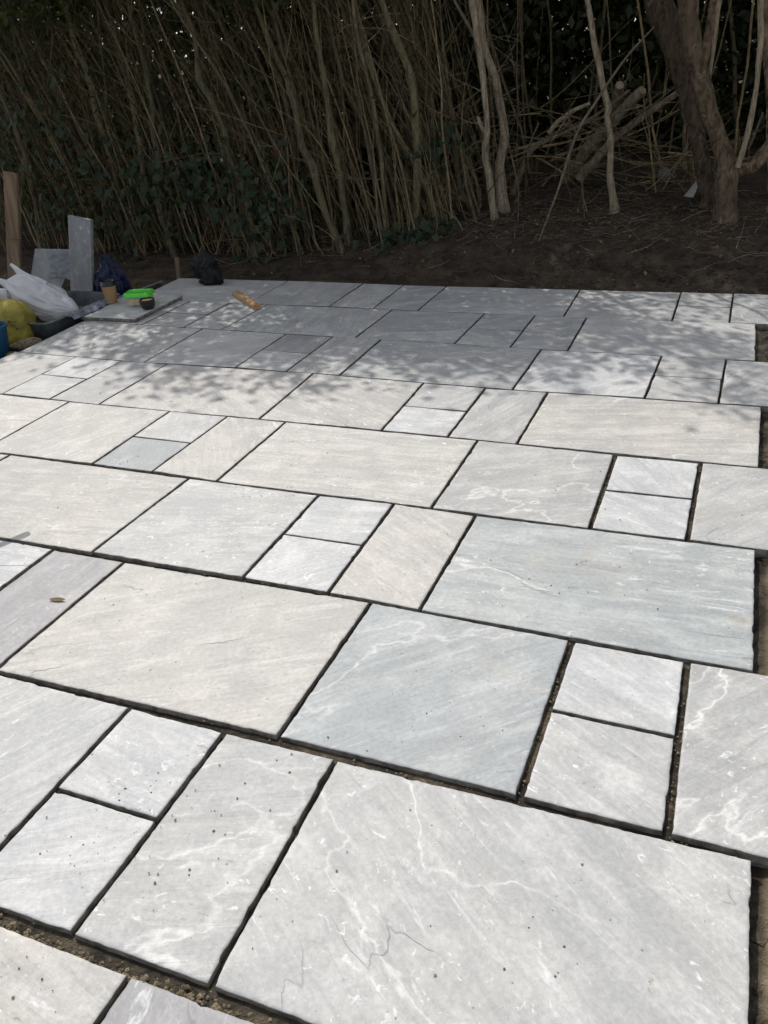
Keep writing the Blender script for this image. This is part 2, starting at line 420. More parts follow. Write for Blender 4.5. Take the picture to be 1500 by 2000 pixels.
# measured stems: (x, y, z, radius) in metres
ST={
 'big_left':[(-0.679,6.2,0.328,0.0632),(-0.723,6.196,0.476,0.0552),(-0.81,6.187,0.777,0.0541),(-0.875,6.181,0.944,0.0571),(-0.935,6.176,1.113,0.06),(-1.01,6.17,1.305,0.0733),(-1.065,6.165,1.43,0.0831),(-1.147,6.159,1.615,0.089)],
 'big_right':[(-0.553,5.95,0.232,0.0935),(-0.572,5.942,0.394,0.0781),(-0.578,5.934,0.555,0.0735),(-0.65,5.924,0.759,0.0622),(-0.737,5.913,0.961,0.0614),(-0.825,5.9,1.193,0.057),(-0.901,5.89,1.381,0.0596),(-0.931,5.882,1.526,0.0556),(-0.947,5.876,1.625,0.0551)],
 'big_limb':[(-0.557,6.0,0.503,0.0461),(-0.476,6.0,0.561,0.0456),(-0.405,6.0,0.593,0.0453),(-0.339,6.0,0.695,0.0448),(-0.272,5.999,0.881,0.0405),(-0.247,5.999,1.122,0.0363)],
 'big_third':[(-0.842,6.25,1.168,0.0318),(-0.818,6.232,1.292,0.0314),(-0.793,6.2,1.517,0.0272),(-0.785,6.189,1.589,0.027)],
 'big_shoot1':[(-0.774,6.0,1.107,0.0137),(-0.756,5.978,1.237,0.0135),(-0.742,5.948,1.407,0.0132),(-0.74,5.917,1.583,0.0129)],
 'big_shoot2':[(-0.512,5.9,0.592,0.0173),(-0.487,5.9,0.742,0.0188),(-0.466,5.9,0.875,0.0202),(-0.455,5.9,1.048,0.0166),(-0.465,5.9,1.21,0.0164),(-0.481,5.9,1.397,0.0193),(-0.504,5.9,1.566,0.0191)],
 'big_shoot3':[(-0.46,5.9,0.709,0.0085),(-0.424,5.965,0.812,0.0085),(-0.395,6.029,0.914,0.0085)],
 'right_limb':[(-0.217,6.3,0.523,0.0433),(-0.344,6.34,0.95,0.0353),(-0.422,6.366,1.229,0.0314),(-0.488,6.4,1.57,0.0273)],
 'slim':[(-1.334,6.1,0.281,0.0382),(-1.36,6.107,0.389,0.0285),(-1.388,6.115,0.523,0.0245),(-1.395,6.124,0.669,0.0224),(-1.404,6.133,0.799,0.0222),(-1.434,6.14,0.914,0.0202),(-1.428,6.145,0.98,0.0238),(-1.489,6.156,1.14,0.0218),(-1.518,6.163,1.254,0.0216),(-1.551,6.172,1.376,0.0215),(-1.618,6.191,1.65,0.0176)],
 'log1':[(-1.83,6.75,0.399,0.063),(-1.761,6.698,0.491,0.062),(-1.601,6.578,0.692,0.0558),(-1.466,6.481,0.832,0.0503),(-1.376,6.414,0.926,0.0493),(-1.274,6.34,1.02,0.0445),(-1.22,6.3,1.067,0.0403)],
 'log1stub':[(-1.456,6.6,0.874,0.0391),(-1.421,6.463,1.0,0.0361),(-1.39,6.35,1.098,0.0334)],
 'log2':[(-1.691,6.55,0.434,0.0488),(-1.597,6.557,0.538,0.0442),(-1.506,6.564,0.644,0.0437),(-1.423,6.571,0.732,0.0354),(-1.23,6.583,0.872,0.0309),(-0.979,6.6,1.034,0.0264)],
 'pole':[(-2.199,6.45,0.337,0.0332),(-2.144,6.51,0.503,0.0309),(-2.095,6.558,0.631,0.0287),(-2.007,6.6,0.715,0.0244)],
 'branch1':[(-1.885,6.3,0.802,0.0194),(-1.837,6.3,0.861,0.0212),(-1.781,6.3,0.905,0.0211),(-1.699,6.3,0.954,0.019),(-1.589,6.3,0.995,0.015)],
 'branch2':[(-2.217,6.25,0.671,0.0119),(-2.077,6.25,0.712,0.0137),(-1.92,6.25,0.748,0.0155),(-1.767,6.25,0.804,0.0134),(-1.619,6.25,0.869,0.0132),(-1.475,6.25,0.954,0.0112),(-1.303,6.25,1.074,0.011)],
 'branch3':[(-2.197,6.25,0.633,0.0099),(-1.997,6.25,0.703,0.0098),(-1.824,6.25,0.777,0.0115),(-1.655,6.25,0.85,0.0114),(-1.4,6.25,0.924,0.0093),(-1.189,6.25,0.973,0.0073)],
 'whip':[(-1.792,5.45,0.08,0.0073),(-1.745,5.507,0.246,0.008),(-1.682,5.576,0.442,0.009),(-1.646,5.621,0.57,0.0107),(-1.609,5.677,0.728,0.0124),(-1.554,5.738,0.893,0.0123),(-1.476,5.792,1.02,0.0105),(-1.4,5.846,1.144,0.0104),(-1.292,5.916,1.298,0.0086),(-1.14,6.0,1.461,0.0068)],
 'whip2':[(-1.753,6.4,0.476,0.016),(-1.738,6.363,0.684,0.0157),(-1.739,6.327,0.884,0.0154)],
 'twin1':[(-2.207,5.92,0.244,0.0314),(-2.222,5.917,0.349,0.0273),(-2.247,5.911,0.552,0.0269),(-2.273,5.907,0.671,0.0248),(-2.268,5.905,0.749,0.0265),(-2.255,5.902,0.847,0.0244),(-2.257,5.9,0.923,0.0224),(-2.276,5.891,1.185,0.0219),(-2.31,5.884,1.387,0.0252),(-2.325,5.879,1.545,0.0249),(-2.35,5.874,1.7,0.0246)],
 'twin1stub':[(-2.269,5.9,0.854,0.015),(-2.3,5.9,0.907,0.0131),(-2.326,5.9,0.966,0.0112)],
 'twin2':[(-2.181,6.1,0.272,0.056),(-2.209,6.113,0.429,0.0436),(-2.222,6.129,0.613,0.0353),(-2.186,6.144,0.773,0.0349),(-2.197,6.155,0.897,0.0308),(-2.224,6.166,1.019,0.0306),(-2.272,6.183,1.208,0.0303),(-2.341,6.198,1.356,0.0264),(-2.375,6.212,1.506,0.0262),(-2.405,6.232,1.708,0.0259)],
 'twin3':[(-2.333,5.93,1.444,0.0108),(-2.408,5.974,1.549,0.0109),(-2.519,6.037,1.698,0.0109)],
}
HS={
 7:[[(-3.3,5.45,0.082,0.0377),(-3.358,5.463,0.221,0.0356),(-3.415,5.476,0.351,0.0354),(-3.468,5.493,0.535,0.037),(-3.502,5.506,0.673,0.0387),(-3.547,5.516,0.77,0.0386),(-3.584,5.524,0.852,0.0346),(-3.607,5.539,1.009,0.0324),(-3.678,5.567,1.291,0.0282),(-3.805,5.594,1.546,0.0261),(-3.907,5.623,1.81,0.0221)],[(-3.609,5.54,1.062,0.019),(-3.66,5.594,1.306,0.0188),(-3.729,5.636,1.491,0.0187),(-3.788,5.679,1.684,0.0186),(-3.871,5.71,1.809,0.0186)],[(-3.309,5.63,0.034,0.0448),(-3.317,5.622,0.248,0.0361),(-3.322,5.616,0.402,0.0357),(-3.335,5.606,0.664,0.035),(-3.363,5.598,0.863,0.0345),(-3.373,5.587,1.125,0.03),(-3.396,5.574,1.419,0.0257),(-3.41,5.565,1.618,0.0217),(-3.407,5.557,1.788,0.0213)],[(-3.445,5.72,0.385,0.0162),(-3.518,5.714,0.719,0.0178),(-3.572,5.709,0.993,0.0175),(-3.637,5.705,1.258,0.0153),(-3.716,5.7,1.515,0.0151),(-3.8,5.694,1.803,0.0148)]],
 5:[[(-4.094,5.5,0.024,0.0376),(-4.101,5.512,0.264,0.0371),(-4.113,5.519,0.42,0.0367),(-4.16,5.529,0.592,0.0364),(-4.248,5.54,0.799,0.0261),(-4.262,5.549,0.957,0.0278),(-4.343,5.561,1.182,0.0314),(-4.419,5.571,1.343,0.0332),(-4.423,5.586,1.6,0.023),(-4.494,5.601,1.853,0.0189)],[(-4.117,5.59,0.79,0.016),(-4.132,5.619,1.019,0.0158),(-4.214,5.646,1.224,0.0157),(-4.304,5.679,1.464,0.0175),(-4.393,5.711,1.697,0.0193),(-4.458,5.733,1.851,0.0192)],[(-4.101,5.68,-0.008,0.0257),(-4.139,5.731,0.18,0.0255),(-4.197,5.806,0.451,0.0211),(-4.294,5.872,0.681,0.0211)],[(-4.529,5.77,1.374,0.0241),(-4.512,5.841,1.547,0.02),(-4.569,5.913,1.724,0.0199),(-4.64,5.972,1.867,0.016)]],
 6:[[(-3.664,5.5,0.032,0.0143),(-3.699,5.463,0.218,0.0141),(-3.73,5.438,0.338,0.0159),(-3.771,5.409,0.476,0.0138),(-3.81,5.385,0.584,0.0117)],[(-3.784,5.59,0.051,0.0166),(-3.816,5.606,0.405,0.0183),(-3.846,5.622,0.744,0.0199),(-3.888,5.633,0.963,0.0197),(-3.933,5.642,1.142,0.0195),(-4.057,5.656,1.39,0.0212),(-4.213,5.671,1.646,0.0191),(-4.317,5.682,1.841,0.0171)],[(-3.717,5.68,0.012,0.0168),(-3.744,5.706,0.465,0.0163),(-3.773,5.732,0.877,0.0179),(-3.824,5.756,1.253,0.0175),(-3.926,5.77,1.447,0.0155),(-4.06,5.784,1.634,0.0154),(-4.154,5.799,1.83,0.0153)]],
 8:[[(-3.022,5.6,0.139,0.0159),(-3.046,5.609,0.44,0.0156),(-3.073,5.616,0.677,0.0173),(-3.127,5.627,0.986,0.0169),(-3.242,5.634,1.2,0.0168),(-3.282,5.64,1.368,0.0148),(-3.341,5.652,1.707,0.0144)],[(-2.996,5.69,0.082,0.0201),(-3.005,5.677,0.392,0.0197),(-3.014,5.66,0.759,0.0191),(-3.039,5.643,1.107,0.0186),(-3.097,5.626,1.439,0.0181),(-3.125,5.611,1.723,0.0177)],[(-2.803,5.78,0.144,0.0401),(-2.774,5.789,0.558,0.0389),(-2.772,5.798,0.914,0.0379),(-2.779,5.805,1.219,0.0371),(-2.857,5.81,1.42,0.033),(-2.939,5.815,1.585,0.0328),(-2.996,5.819,1.746,0.0325)]],
 9:[[(-2.618,5.8,0.219,0.0277),(-2.675,5.786,0.428,0.0254),(-2.746,5.774,0.607,0.0251),(-2.881,5.755,0.851,0.0229),(-2.991,5.738,1.074,0.0226),(-3.093,5.711,1.436,0.0202),(-3.154,5.686,1.756,0.0179)],[(-2.797,5.89,0.2,0.0162),(-2.84,5.932,0.5,0.016),(-2.861,5.963,0.719,0.0158),(-2.912,6.003,0.987,0.0156),(-3.048,6.06,1.355,0.0154),(-3.157,6.114,1.696,0.0133)],[(-2.674,5.98,0.192,0.0163),(-2.687,6.005,0.412,0.0181),(-2.7,6.029,0.615,0.0179),(-2.743,6.073,0.975,0.0156),(-2.915,6.131,1.413,0.0154),(-3.035,6.176,1.753,0.0133)],[(-2.806,6.07,0.125,0.0125),(-2.838,6.085,0.515,0.0122),(-2.863,6.108,1.065,0.0117),(-2.911,6.125,1.447,0.0115),(-2.921,6.139,1.744,0.0112)]],
 10:[[(-2.368,5.93,0.253,0.0257),(-2.415,5.928,0.355,0.0256),(-2.466,5.926,0.442,0.0255),(-2.49,5.923,0.59,0.0233),(-2.506,5.92,0.717,0.0231),(-2.531,5.915,0.957,0.0208),(-2.553,5.912,1.112,0.0206),(-2.664,5.908,1.268,0.0186),(-2.753,5.904,1.444,0.0184),(-2.821,5.9,1.608,0.0164)],[(-2.349,6.02,0.236,0.014),(-2.407,6.043,0.404,0.0139),(-2.464,6.065,0.562,0.0138),(-2.561,6.109,0.877,0.0137),(-2.614,6.144,1.123,0.0135),(-2.668,6.189,1.431,0.0133),(-2.704,6.234,1.729,0.0113)],[(-2.643,6.11,0.199,0.0144),(-2.647,6.123,0.469,0.0142),(-2.645,6.145,0.912,0.0138),(-2.689,6.163,1.264,0.0135),(-2.744,6.178,1.536,0.0133),(-2.792,6.189,1.735,0.0112)]],
 4:[[(-4.851,5.46,0.018,0.0302),(-4.895,5.479,0.202,0.03),(-4.95,5.497,0.376,0.0298),(-4.968,5.518,0.582,0.0253),(-4.912,5.532,0.717,0.0229),(-4.907,5.542,0.812,0.0249),(-4.932,5.562,1.001,0.0287),(-4.898,5.582,1.184,0.0263),(-4.929,5.612,1.454,0.026),(-4.975,5.638,1.677,0.0237),(-5.012,5.663,1.891,0.0215)],[(-4.923,5.55,1.002,0.0143),(-4.996,5.572,1.096,0.0143),(-5.063,5.594,1.19,0.0143),(-5.166,5.645,1.422,0.0142),(-5.261,5.69,1.623,0.0142),(-5.348,5.739,1.847,0.0121)],[(-4.885,5.64,-0.023,0.0221),(-4.9,5.653,0.315,0.0217),(-4.915,5.665,0.639,0.0213),(-4.887,5.679,0.988,0.0187),(-4.929,5.693,1.324,0.0183)],[(-5.349,5.73,-0.029,0.032),(-5.231,5.734,0.592,0.0306),(-5.189,5.738,0.991,0.034),(-5.208,5.74,1.334,0.0332),(-5.229,5.742,1.555,0.0307),(-5.274,5.745,1.824,0.0282),(-5.286,5.746,1.912,0.028)]],
 3:[[(-5.393,5.55,0.084,0.0201),(-5.416,5.564,0.413,0.0197),(-5.477,5.572,0.57,0.0196),(-5.626,5.583,0.774,0.0195),(-5.838,5.6,1.103,0.0193),(-6.054,5.621,1.494,0.019),(-6.158,5.64,1.867,0.0166)],[(-5.39,5.64,0.056,0.027),(-5.432,5.645,0.484,0.0264),(-5.493,5.65,0.97,0.0278),(-5.525,5.656,1.428,0.029),(-5.586,5.658,1.578,0.0288),(-5.601,5.66,1.759,0.0285),(-5.601,5.662,1.934,0.0282)],[(-5.656,5.73,0.078,0.0184),(-5.592,5.711,0.474,0.0179),(-5.481,5.688,0.926,0.0193),(-5.365,5.663,1.383,0.0165),(-5.313,5.645,1.705,0.0161)]],
 2:[[(-5.773,5.6,0.103,0.0228),(-5.771,5.596,0.357,0.0224),(-5.849,5.592,0.591,0.0199),(-5.971,5.584,0.982,0.0195),(-6.114,5.578,1.282,0.0192),(-6.242,5.572,1.573,0.0169)],[(-5.776,5.69,0.039,0.0277),(-5.797,5.736,0.598,0.0291),(-5.897,5.774,1.029,0.0308),(-6.03,5.81,1.407,0.0303),(-6.144,5.847,1.792,0.0299),(-6.19,5.865,1.979,0.0296)],[(-6.249,5.78,0.06,0.0143),(-6.159,5.744,0.449,0.0161),(-6.117,5.711,0.775,0.0157),(-6.089,5.685,1.023,0.0132),(-5.928,5.647,1.373,0.0127)]],
 1:[[(-6.288,5.5,0.117,0.023),(-6.198,5.463,0.643,0.0221),(-6.198,5.432,1.052,0.0215),(-6.248,5.4,1.439,0.0209),(-6.243,5.369,1.803,0.0203)],[(-6.613,5.59,0.094,0.0236),(-6.426,5.616,0.623,0.0227),(-6.221,5.648,1.23,0.0217),(-6.198,5.673,1.687,0.0211),(-6.156,5.691,1.975,0.0207)],[(-6.888,5.68,0.072,0.0242),(-6.743,5.669,0.619,0.0232),(-6.619,5.655,1.245,0.0221),(-6.573,5.642,1.784,0.0213)]],
}

# ------------------------------------------------------------------ ground
def ground_z(x, y, detail=True):
    r = sstep(-4.2, -2.2, x)
    z = -0.036
    left = 1 - sstep(-4.52, -4.43, x)
    z -= 0.055 * left * (1 - sstep(4.7, 5.2, y))
    z += (0.05 + 0.13 * r) * sstep(4.92, 5.5, y) + (0.02 + 0.14 * r) * min(max(y - 5.3, 0), 2.5)
    if -4.37 < x < -.27 and y < 4.86: z += .021 * (1 - sstep(-.30, -.27, x)) * sstep(-4.37, -4.34, x)
    z += .012 * sstep(-.25, -.20, x) * (1 - sstep(4.6, 4.95, y)) * (1 - sstep(.6, 1.2, x))
    if detail:
        out = max(left, sstep(-0.27, -0.2, x), sstep(4.93, 5.15, y))
        z += 0.004 * fbm(x * 14, y * 14, 1.0, 2) + out * (0.030 * fbm(x * 2.3, y * 2.3, 3.0, 3) + 0.016 * fbm(x * 11, y * 11, 5.0, 3))
        if x > -0.27 and y < 4.95: z = min(z, -0.012)
    return z

def axis(segs):
    out = []
    for a, b_, st in segs: out += list(np.arange(a, b_ - 1e-6, st))
    return out + [segs[-1][1]]
gx = axis([(-400, -40, 60), (-40, -9, 3.1), (-9, -6.5, 0.12), (-6.5, -4.3, 0.035), (-4.3, -0.3, 0.04), (-0.3, 0.4, 0.025), (0.4, 2.0, 0.1), (2.0, 30, 4), (30, 400, 60)])
gy = axis([(-400, -40, 60), (-40, -2, 3.8), (-2, 0.0, 0.1), (0.0, 4.8, 0.04), (4.8, 6.8, 0.03), (6.8, 9, 0.1), (9, 40, 4), (40, 400, 60)])
GV = [(x, y, ground_z(x, y, -9 < x < 3 and -3 < y < 10)) for y in gy for x in gx]
nx = len(gx)
GF = [(j * nx + i, j * nx + i + 1, (j + 1) * nx + i + 1, (j + 1) * nx + i) for j in range(len(gy) - 1) for i in range(nx - 1)]
ground = mesh_obj('ground', GV, GF, M['soil'], smooth=True)
tag(ground, kind='structure')

# ------------------------------------------------------------------ patio
patio = empty('patio', (-2.3, 2.2, 0.0)); tag(patio, kind='structure')
LINES = {
 -1: [(-4.4, -0.63), (0, -0.62)],
 0: [(-4.4, 0.0), (-1.638, -0.002), (-1.477, 0.0), (-1.26, -0.006), (-1.152, -0.002), (-0.997, -0.006), (0, -0.004)],
 1: [(-4.4, 0.61), (-2.214, 0.61), (-1.769, 0.608), (-1.477, 0.602), (-1.338, 0.622), (-1.159, 0.604), (-0.729, 0.617), (-0.414, 0.613), (0, 0.608)],
 2: [(-4.4, 1.217), (-2.542, 1.218), (-2.39, 1.23), (-2.235, 1.217), (-1.79, 1.238), (-1.483, 1.236), (-1.179, 1.227), (-0.727, 1.215), (-0.422, 1.212), (0, 1.22)],
 3: [(-4.4, 1.828), (-3.303, 1.833), (-2.868, 1.843), (-2.561, 1.84), (-2.384, 1.83), (-1.796, 1.833), (-1.347, 1.84), (-1.181, 1.829), (-0.78, 1.84), (-0.467, 1.843), (0, 1.846)],
 4: [(-4.4, 2.451), (-3.613, 2.446), (-3.477, 2.436), (-2.882, 2.438), (-2.392, 2.448), (-1.786, 2.457), (-1.485, 2.46), (-1.35, 2.453), (-0.786, 2.446), (-0.465, 2.446), (0, 2.46)],
 5: [(-4.4, 3.06), (-3.951, 3.06), (-3.609, 3.045), (-3.311, 3.05), (-2.875, 3.07), (-2.26, 3.07), (-1.802, 3.056), (-1.487, 3.046), (-1.183, 3.054), (-0.744, 3.071), (0, 3.083)],
 6: [(-4.4, 3.695), (-3.936, 3.69), (-3.343, 3.685), (-2.886, 3.674), (-1.835, 3.676), (-1.345, 3.66), (-0.732, 3.674), (0, 3.672)],
 7: [(-4.4, 4.262), (-3.375, 4.252), (-2.865, 4.276), (-1.829, 4.265), (-1.344, 4.278), (-0.737, 4.292), (0, 4.3)],
 8: [(-4.4, 4.835), (-3.48, 4.862), (-2.572, 4.85), (-1.361, 4.884), (-0.738, 4.9), (0, 4.92)],
}
def line_y(k, x):
    L = LINES[k]
    return float(np.interp(x, [p[0] for p in L], [p[1] for p in L]))
HW = {-1: .007, 0: .017, 1: .0085, 2: .0065, 3: .006, 4: .0055, 5: .0055, 6: .005, 7: .005, 8: 0.0}
TN = {'w': (.520, .506, .482), 'g': (.468, .468, .462), 'b': (.405, .425, .434), 'c': (.555, .560, .566), 'p': (.385, .380, .386),
      'd': (.425, .430, .430), 'k': (.530, .512, .490), 'l': (.510, .510, .505), 't': (.435, .458, .458), 'x': (.385, .395, .40)}
# each course: joints as (x at near line, x at far line), then what lies between them: tint, or two tints (near, far) for a stacked pair
COURSES = {
 -1: ([(-4.38, -4.38), (-3.44, -3.44), (-2.83, -2.83), (-2.53, -2.53), (-2.22, -2.22), (-1.316, -1.31), (-0.705, -0.705), (-0.40, -0.40), (-0.10, -0.10)],
      ['g', 'w', 'lc', 'g', 'w', 'p', 'cl', 'g']),
 0: ([(-4.38, -4.38), (-3.9, -3.9), (-3.6, -3.6), (-3.29, -3.29), (-2.374, -2.374), (-1.765, -1.763), (-1.473, -1.473), (-1.158, -1.168), (-0.247, -0.251)],
     ['w', 'cg', 'l', 'w', 'l', 'cc', 'g', 'l']),
 1: ([(-4.37, -4.37), (-3.455, -3.455), (-2.845, -2.845), (-2.54, -2.538), (-2.238, -2.235), (-1.338, -1.334), (-0.729, -0.724), (-0.414, -0.419), (-0.11, -0.11)],
     ['w', 'g', 'cc', 'p', 'w', 'b', 'lc', 'g']),
 2: ([(-4.38, -4.38), (-3.92, -3.92), (-3.61, -3.61), (-3.303, -3.303), (-2.388, -2.372), (-1.79, -1.796), (-1.483, -1.49), (-1.179, -1.178), (-0.258, -0.263)],
     ['w', 'cl', 'g', 'w', 'l', 'cc', 'k', 't']),
 3: ([(-4.38, -4.38), (-3.474, -3.474), (-2.868, -2.872), (-2.561, -2.558), (-2.249, -2.254), (-1.349, -1.349), (-0.782, -0.783), (-0.467, -0.465), (-0.15, -0.15)],
     ['k', 'w', 'bl', 'w', 'w', 'g', 'cc', 'l']),
 4: ([(-4.375, -4.39), (-3.93, -3.934), (-3.613, -3.603), (-3.299, -3.303), (-2.392, -2.411), (-1.788, -1.798), (-1.485, -1.482), (-1.182, -1.182), (-0.262, -0.258)],
     ['w', 'lc', 'g', 'k', 'w', 'cl', 'g', 'w']),
 5: ([(-4.37, -4.4), (-3.461, -3.472), (-2.88, -2.882), (-2.573, -2.573), (-2.264, -2.27), (-1.351, -1.345), (-0.745, -0.731), (-0.431, -0.424), (-0.13, -0.13)],
     ['g', 'l', 'lp', 'g', 'd', 'c', 'gg', 'l']),
 6: ([(-4.4, -4.4), (-3.937, -3.927), (-3.615, -3.611), (-3.337, -3.317), (-2.435, -2.43), (-1.835, -1.826), (-1.517, -1.517), (-1.208, -1.212), (-0.292, -0.298)],
     ['g', 'gl', 'g', 'd', 'd', 'db', 'd', 'l']),
 7: ([(-4.385, -4.4), (-3.478, -3.477), (-2.873, -2.878), (-2.563, -2.572), (-2.262, -2.261), (-1.349, -1.361), (-0.737, -0.737), (-0.432, -0.433), (-0.12, -0.12)],
     ['l', 'g', 'gl', 'd', 'd', 'g', 'dg', 'd']),
}
def make_slab(name, cs, thick, step, mat, tint, parent=None, seed=0.0, ztop=0.0, edge_rough=1.0):
    """cs: near-left, near-right, far-right, far-left corners in the plane"""
    cs = [Vector((c[0], c[1], 0)) for c in cs]
    ctr = sum(cs, Vector()) / 4
    w = (cs[1] - cs[0]).length; h = (cs[3] - cs[0]).length
    def params(L):
        n = max(3, int(L / step)); e = 0.0016 / L; e2 = 0.007 / L
        return [0, e, e2] + list(np.linspace(e2, 1 - e2, n))[1:-1] + [1 - e2, 1 - e, 1]
    us, vs = params(w), params(h)
    nu, nv = len(us), len(vs)
    rnd = random.Random(seed)
    tx, ty, tz = rnd.uniform(-.0022, .0022), rnd.uniform(-.0022, .0022), rnd.uniform(-.0012, .0012)
    def en(side, t):
        q = side * 13.7 + seed * 3.1
        e = 0.0011 * noise.noise((t * 8, q, 0.5)) + 0.0011 * noise.noise((t * 38, q, 2.5)) + 0.0015 * noise.noise((t * 80, q, 4.5))
        chip = min(.003, max(0.0, noise.noise((t * 23 + 4, q, 9.0)) - 0.35) * 0.02)
        return (e + chip) * edge_rough
    V = []
    for j, v in enumerate(vs):
        for i, u in enumerate(us):
            P = (cs[0] * (1 - u) + cs[1] * u) * (1 - v) + (cs[3] * (1 - u) + cs[2] * u) * v
            x, y = P.x, P.y
            dl, dr, db, dt = u * w, (1 - u) * w, v * h, (1 - v) * h
            fo = lambda d: max(0.0, 1 - d / 0.02)
            x += en(0, y) * fo(dl) - en(1, y) * fo(dr); y += en(2, x) * fo(db) - en(3, x) * fo(dt)
            d = min(dl, dr, db, dt)
            z = ztop + tx * (u - .5) + ty * (v - .5) + tz + 0.0030 * fbm(x * 5 + seed, y * 5, seed, 3) + 0.0006 * fbm(x * 24 + seed, y * 24, 2 + seed, 2)
            z -= 0.0014 * max(0, 1 - d / 0.0016) + 0.0005 * max(0, 1 - d / 0.007)
            V.append((x - ctr.x, y - ctr.y, z))
    F = [(j * nu + i, j * nu + i + 1, (j + 1) * nu + i + 1, (j + 1) * nu + i) for j in range(nv - 1) for i in range(nu - 1)]
    ntop = len(F)
    loop = [i for i in range(nu)] + [j * nu + nu - 1 for j in range(1, nv)] + [(nv - 1) * nu + i for i in range(nu - 2, -1, -1)] + [j * nu for j in range(nv - 2, 0, -1)]
    base = len(V); n = len(loop)
    # hand-dressed side: two rings so the edge bulges a little
    for frac, ins in ((0.5, -0.0015), (1.0, 0.003)):
        for q in loop:
            x, y, z = V[q]; L_ = math.hypot(x, y) or 1
            k = ins + 0.0015 * noise.noise((x * 40 + seed, y * 40, frac * 5))
            V.append((x - x / L_ * k, y - y / L_ * k, z * (1 - frac) + (ztop - thick) * frac))
    for rr in range(2):
        top = loop if rr == 0 else [base + q for q in range(n)]
        bot = [base + rr * n + q for q in range(n)]
        for q in range(n): F.append((top[q], bot[q], bot[(q + 1) % n], top[(q + 1) % n]))
    F.append(tuple(base + n + q for q in range(n))[::-1])
    o = mesh_obj(name, V, F, mat, None, (ctr.x, ctr.y, 0))
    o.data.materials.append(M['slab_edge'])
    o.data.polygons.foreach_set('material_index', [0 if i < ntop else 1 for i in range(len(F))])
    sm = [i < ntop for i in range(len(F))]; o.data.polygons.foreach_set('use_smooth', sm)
    o.color = (*tint, rnd.random())
    if parent is not None: adopt(o, parent)
    return o

def tone(c):
    f = random.uniform(.96, 1.03)
    return (c[0] * f * 1.012, c[1] * f, c[2] * f * .985)
# bedding direction (degrees) and amount of quartz veining read off the most legible slabs
GRAIN = {(0, 7): (-38, .95), (0, 6): (20, .8), (0, 4): (60, .5), (1, 4): (32, 0.0), (1, 5): (42, .5), (1, 7): (50, .85), (1, 6): (-30, .4), (2, 7): (2, 0.0), (2, 3): (8, 0.0), (2, 4): (15, .3), (3, 5): (25, .9), (3, 4): (5, 0.0), (4, 7): (12, 0.0)}
sd = 1.0
for k, (jn, kinds) in COURSES.items():
    step = {-1: .012, 0: .012, 1: .013, 2: .016, 3: .022, 4: .028}.get(k, .045)
    vh = {-1: .0065, 0: .0065, 1: .0068, 2: .0065, 3: .006, 4: .006}.get(k, .0055)
    top_k = k + 1
    for q, kd in enumerate(kinds):
        (xlb, xlt), (xrb, xrt) = jn[q], jn[q + 1]
        lb = 0 if q == 0 else vh; rb = 0 if q == len(kinds) - 1 else vh
        wide = .003 if k in (1, 3) and q >= 5 else 0
        lb += wide * (q > 5); rb += wide * (q < len(kinds) - 1)
        xs = [xlb + lb, xrb - rb, xrt - rb, xlt + lb]
        nl = [xs[0], line_y(k, xs[0]) + HW[k]]; nr = [xs[1], line_y(k, xs[1]) + HW[k]]
        fr = [xs[2], line_y(top_k, xs[2]) - HW[top_k]]; fl = [xs[3], line_y(top_k, xs[3]) - HW[top_k]]
        rows = [(nl, nr, fr, fl)]
        if len(kd) == 2:
            t = 0.5 + random.uniform(-.012, .012); g = vh * (0.8 if k < 5 else 0.7)
            lerp = lambda a, b_, s: [a[0] + (b_[0] - a[0]) * s, a[1] + (b_[1] - a[1]) * s]
            ml, mr = lerp(nl, fl, t), lerp(nr, fr, t)
            rows = [(nl, nr, [mr[0], mr[1] - g], [ml[0], ml[1] - g]), ([ml[0], ml[1] + g], [mr[0], mr[1] + g], fr, fl)]
        for r_, cs in enumerate(rows):
            sd += 1.37
            ps = make_slab('paving_slab', cs, 0.036, step, M['stone'], tone(TN[kd[r_] if len(kd) == 2 else kd]), patio, sd)
            if (k, q) in GRAIN: ps.color[3] = (-GRAIN[(k, q)][0] % 360) / 360; ps['vein'] = GRAIN[(k, q)][1]

# damp bedding mortar squeezed up in the widest near joint and beside the toothed edge
def crumbs(name, pts, mat, parent=None):
    V, F = [], []
    for (x, y, z, r) in pts:
        o = len(V)
        base = [(1, 0, 0), (0, 1, 0), (-1, 0, 0), (0, -1, 0), (0, 0, 1), (0, 0, -1)]
        a = random.uniform(0, 6.28); ca, sa = math.cos(a), math.sin(a)
        for (bx, by, bz) in base:
            f = random.uniform(0.6, 1.25)
            V.append((x + (bx * ca - by * sa) * r * f, y + (bx * sa + by * ca) * r * f, z + bz * r * random.uniform(.3, .7)))
        F += [(o + i, o + (i + 1) % 4, o + 4) for i in range(4)] + [(o + (i + 1) % 4, o + i, o + 5) for i in range(4)]
    ob = mesh_obj(name, V, F, mat)
    if parent is not None: adopt(ob, parent)
    return ob
pts = []
for i in range(420):
    x = random.uniform(-1.75, -0.75); y = line_y(0, x) - 0.019 + abs(random.gauss(0, .009))
    pts.append((x, y, -0.016 + random.uniform(0, .010) * (1.4 if noise.noise((x * 7, 0, 0)) > 0 else .3), random.uniform(.002, .007)))
for i in range(500):
    k = random.choice([0, 1, 2, 3, 4, 5]); x = random.uniform(-3.2, -.25); 
    pts.append((x, line_y(k, x) + random.gauss(0, .005), -0.015 + random.uniform(0, .006), random.uniform(.0015, .005)))
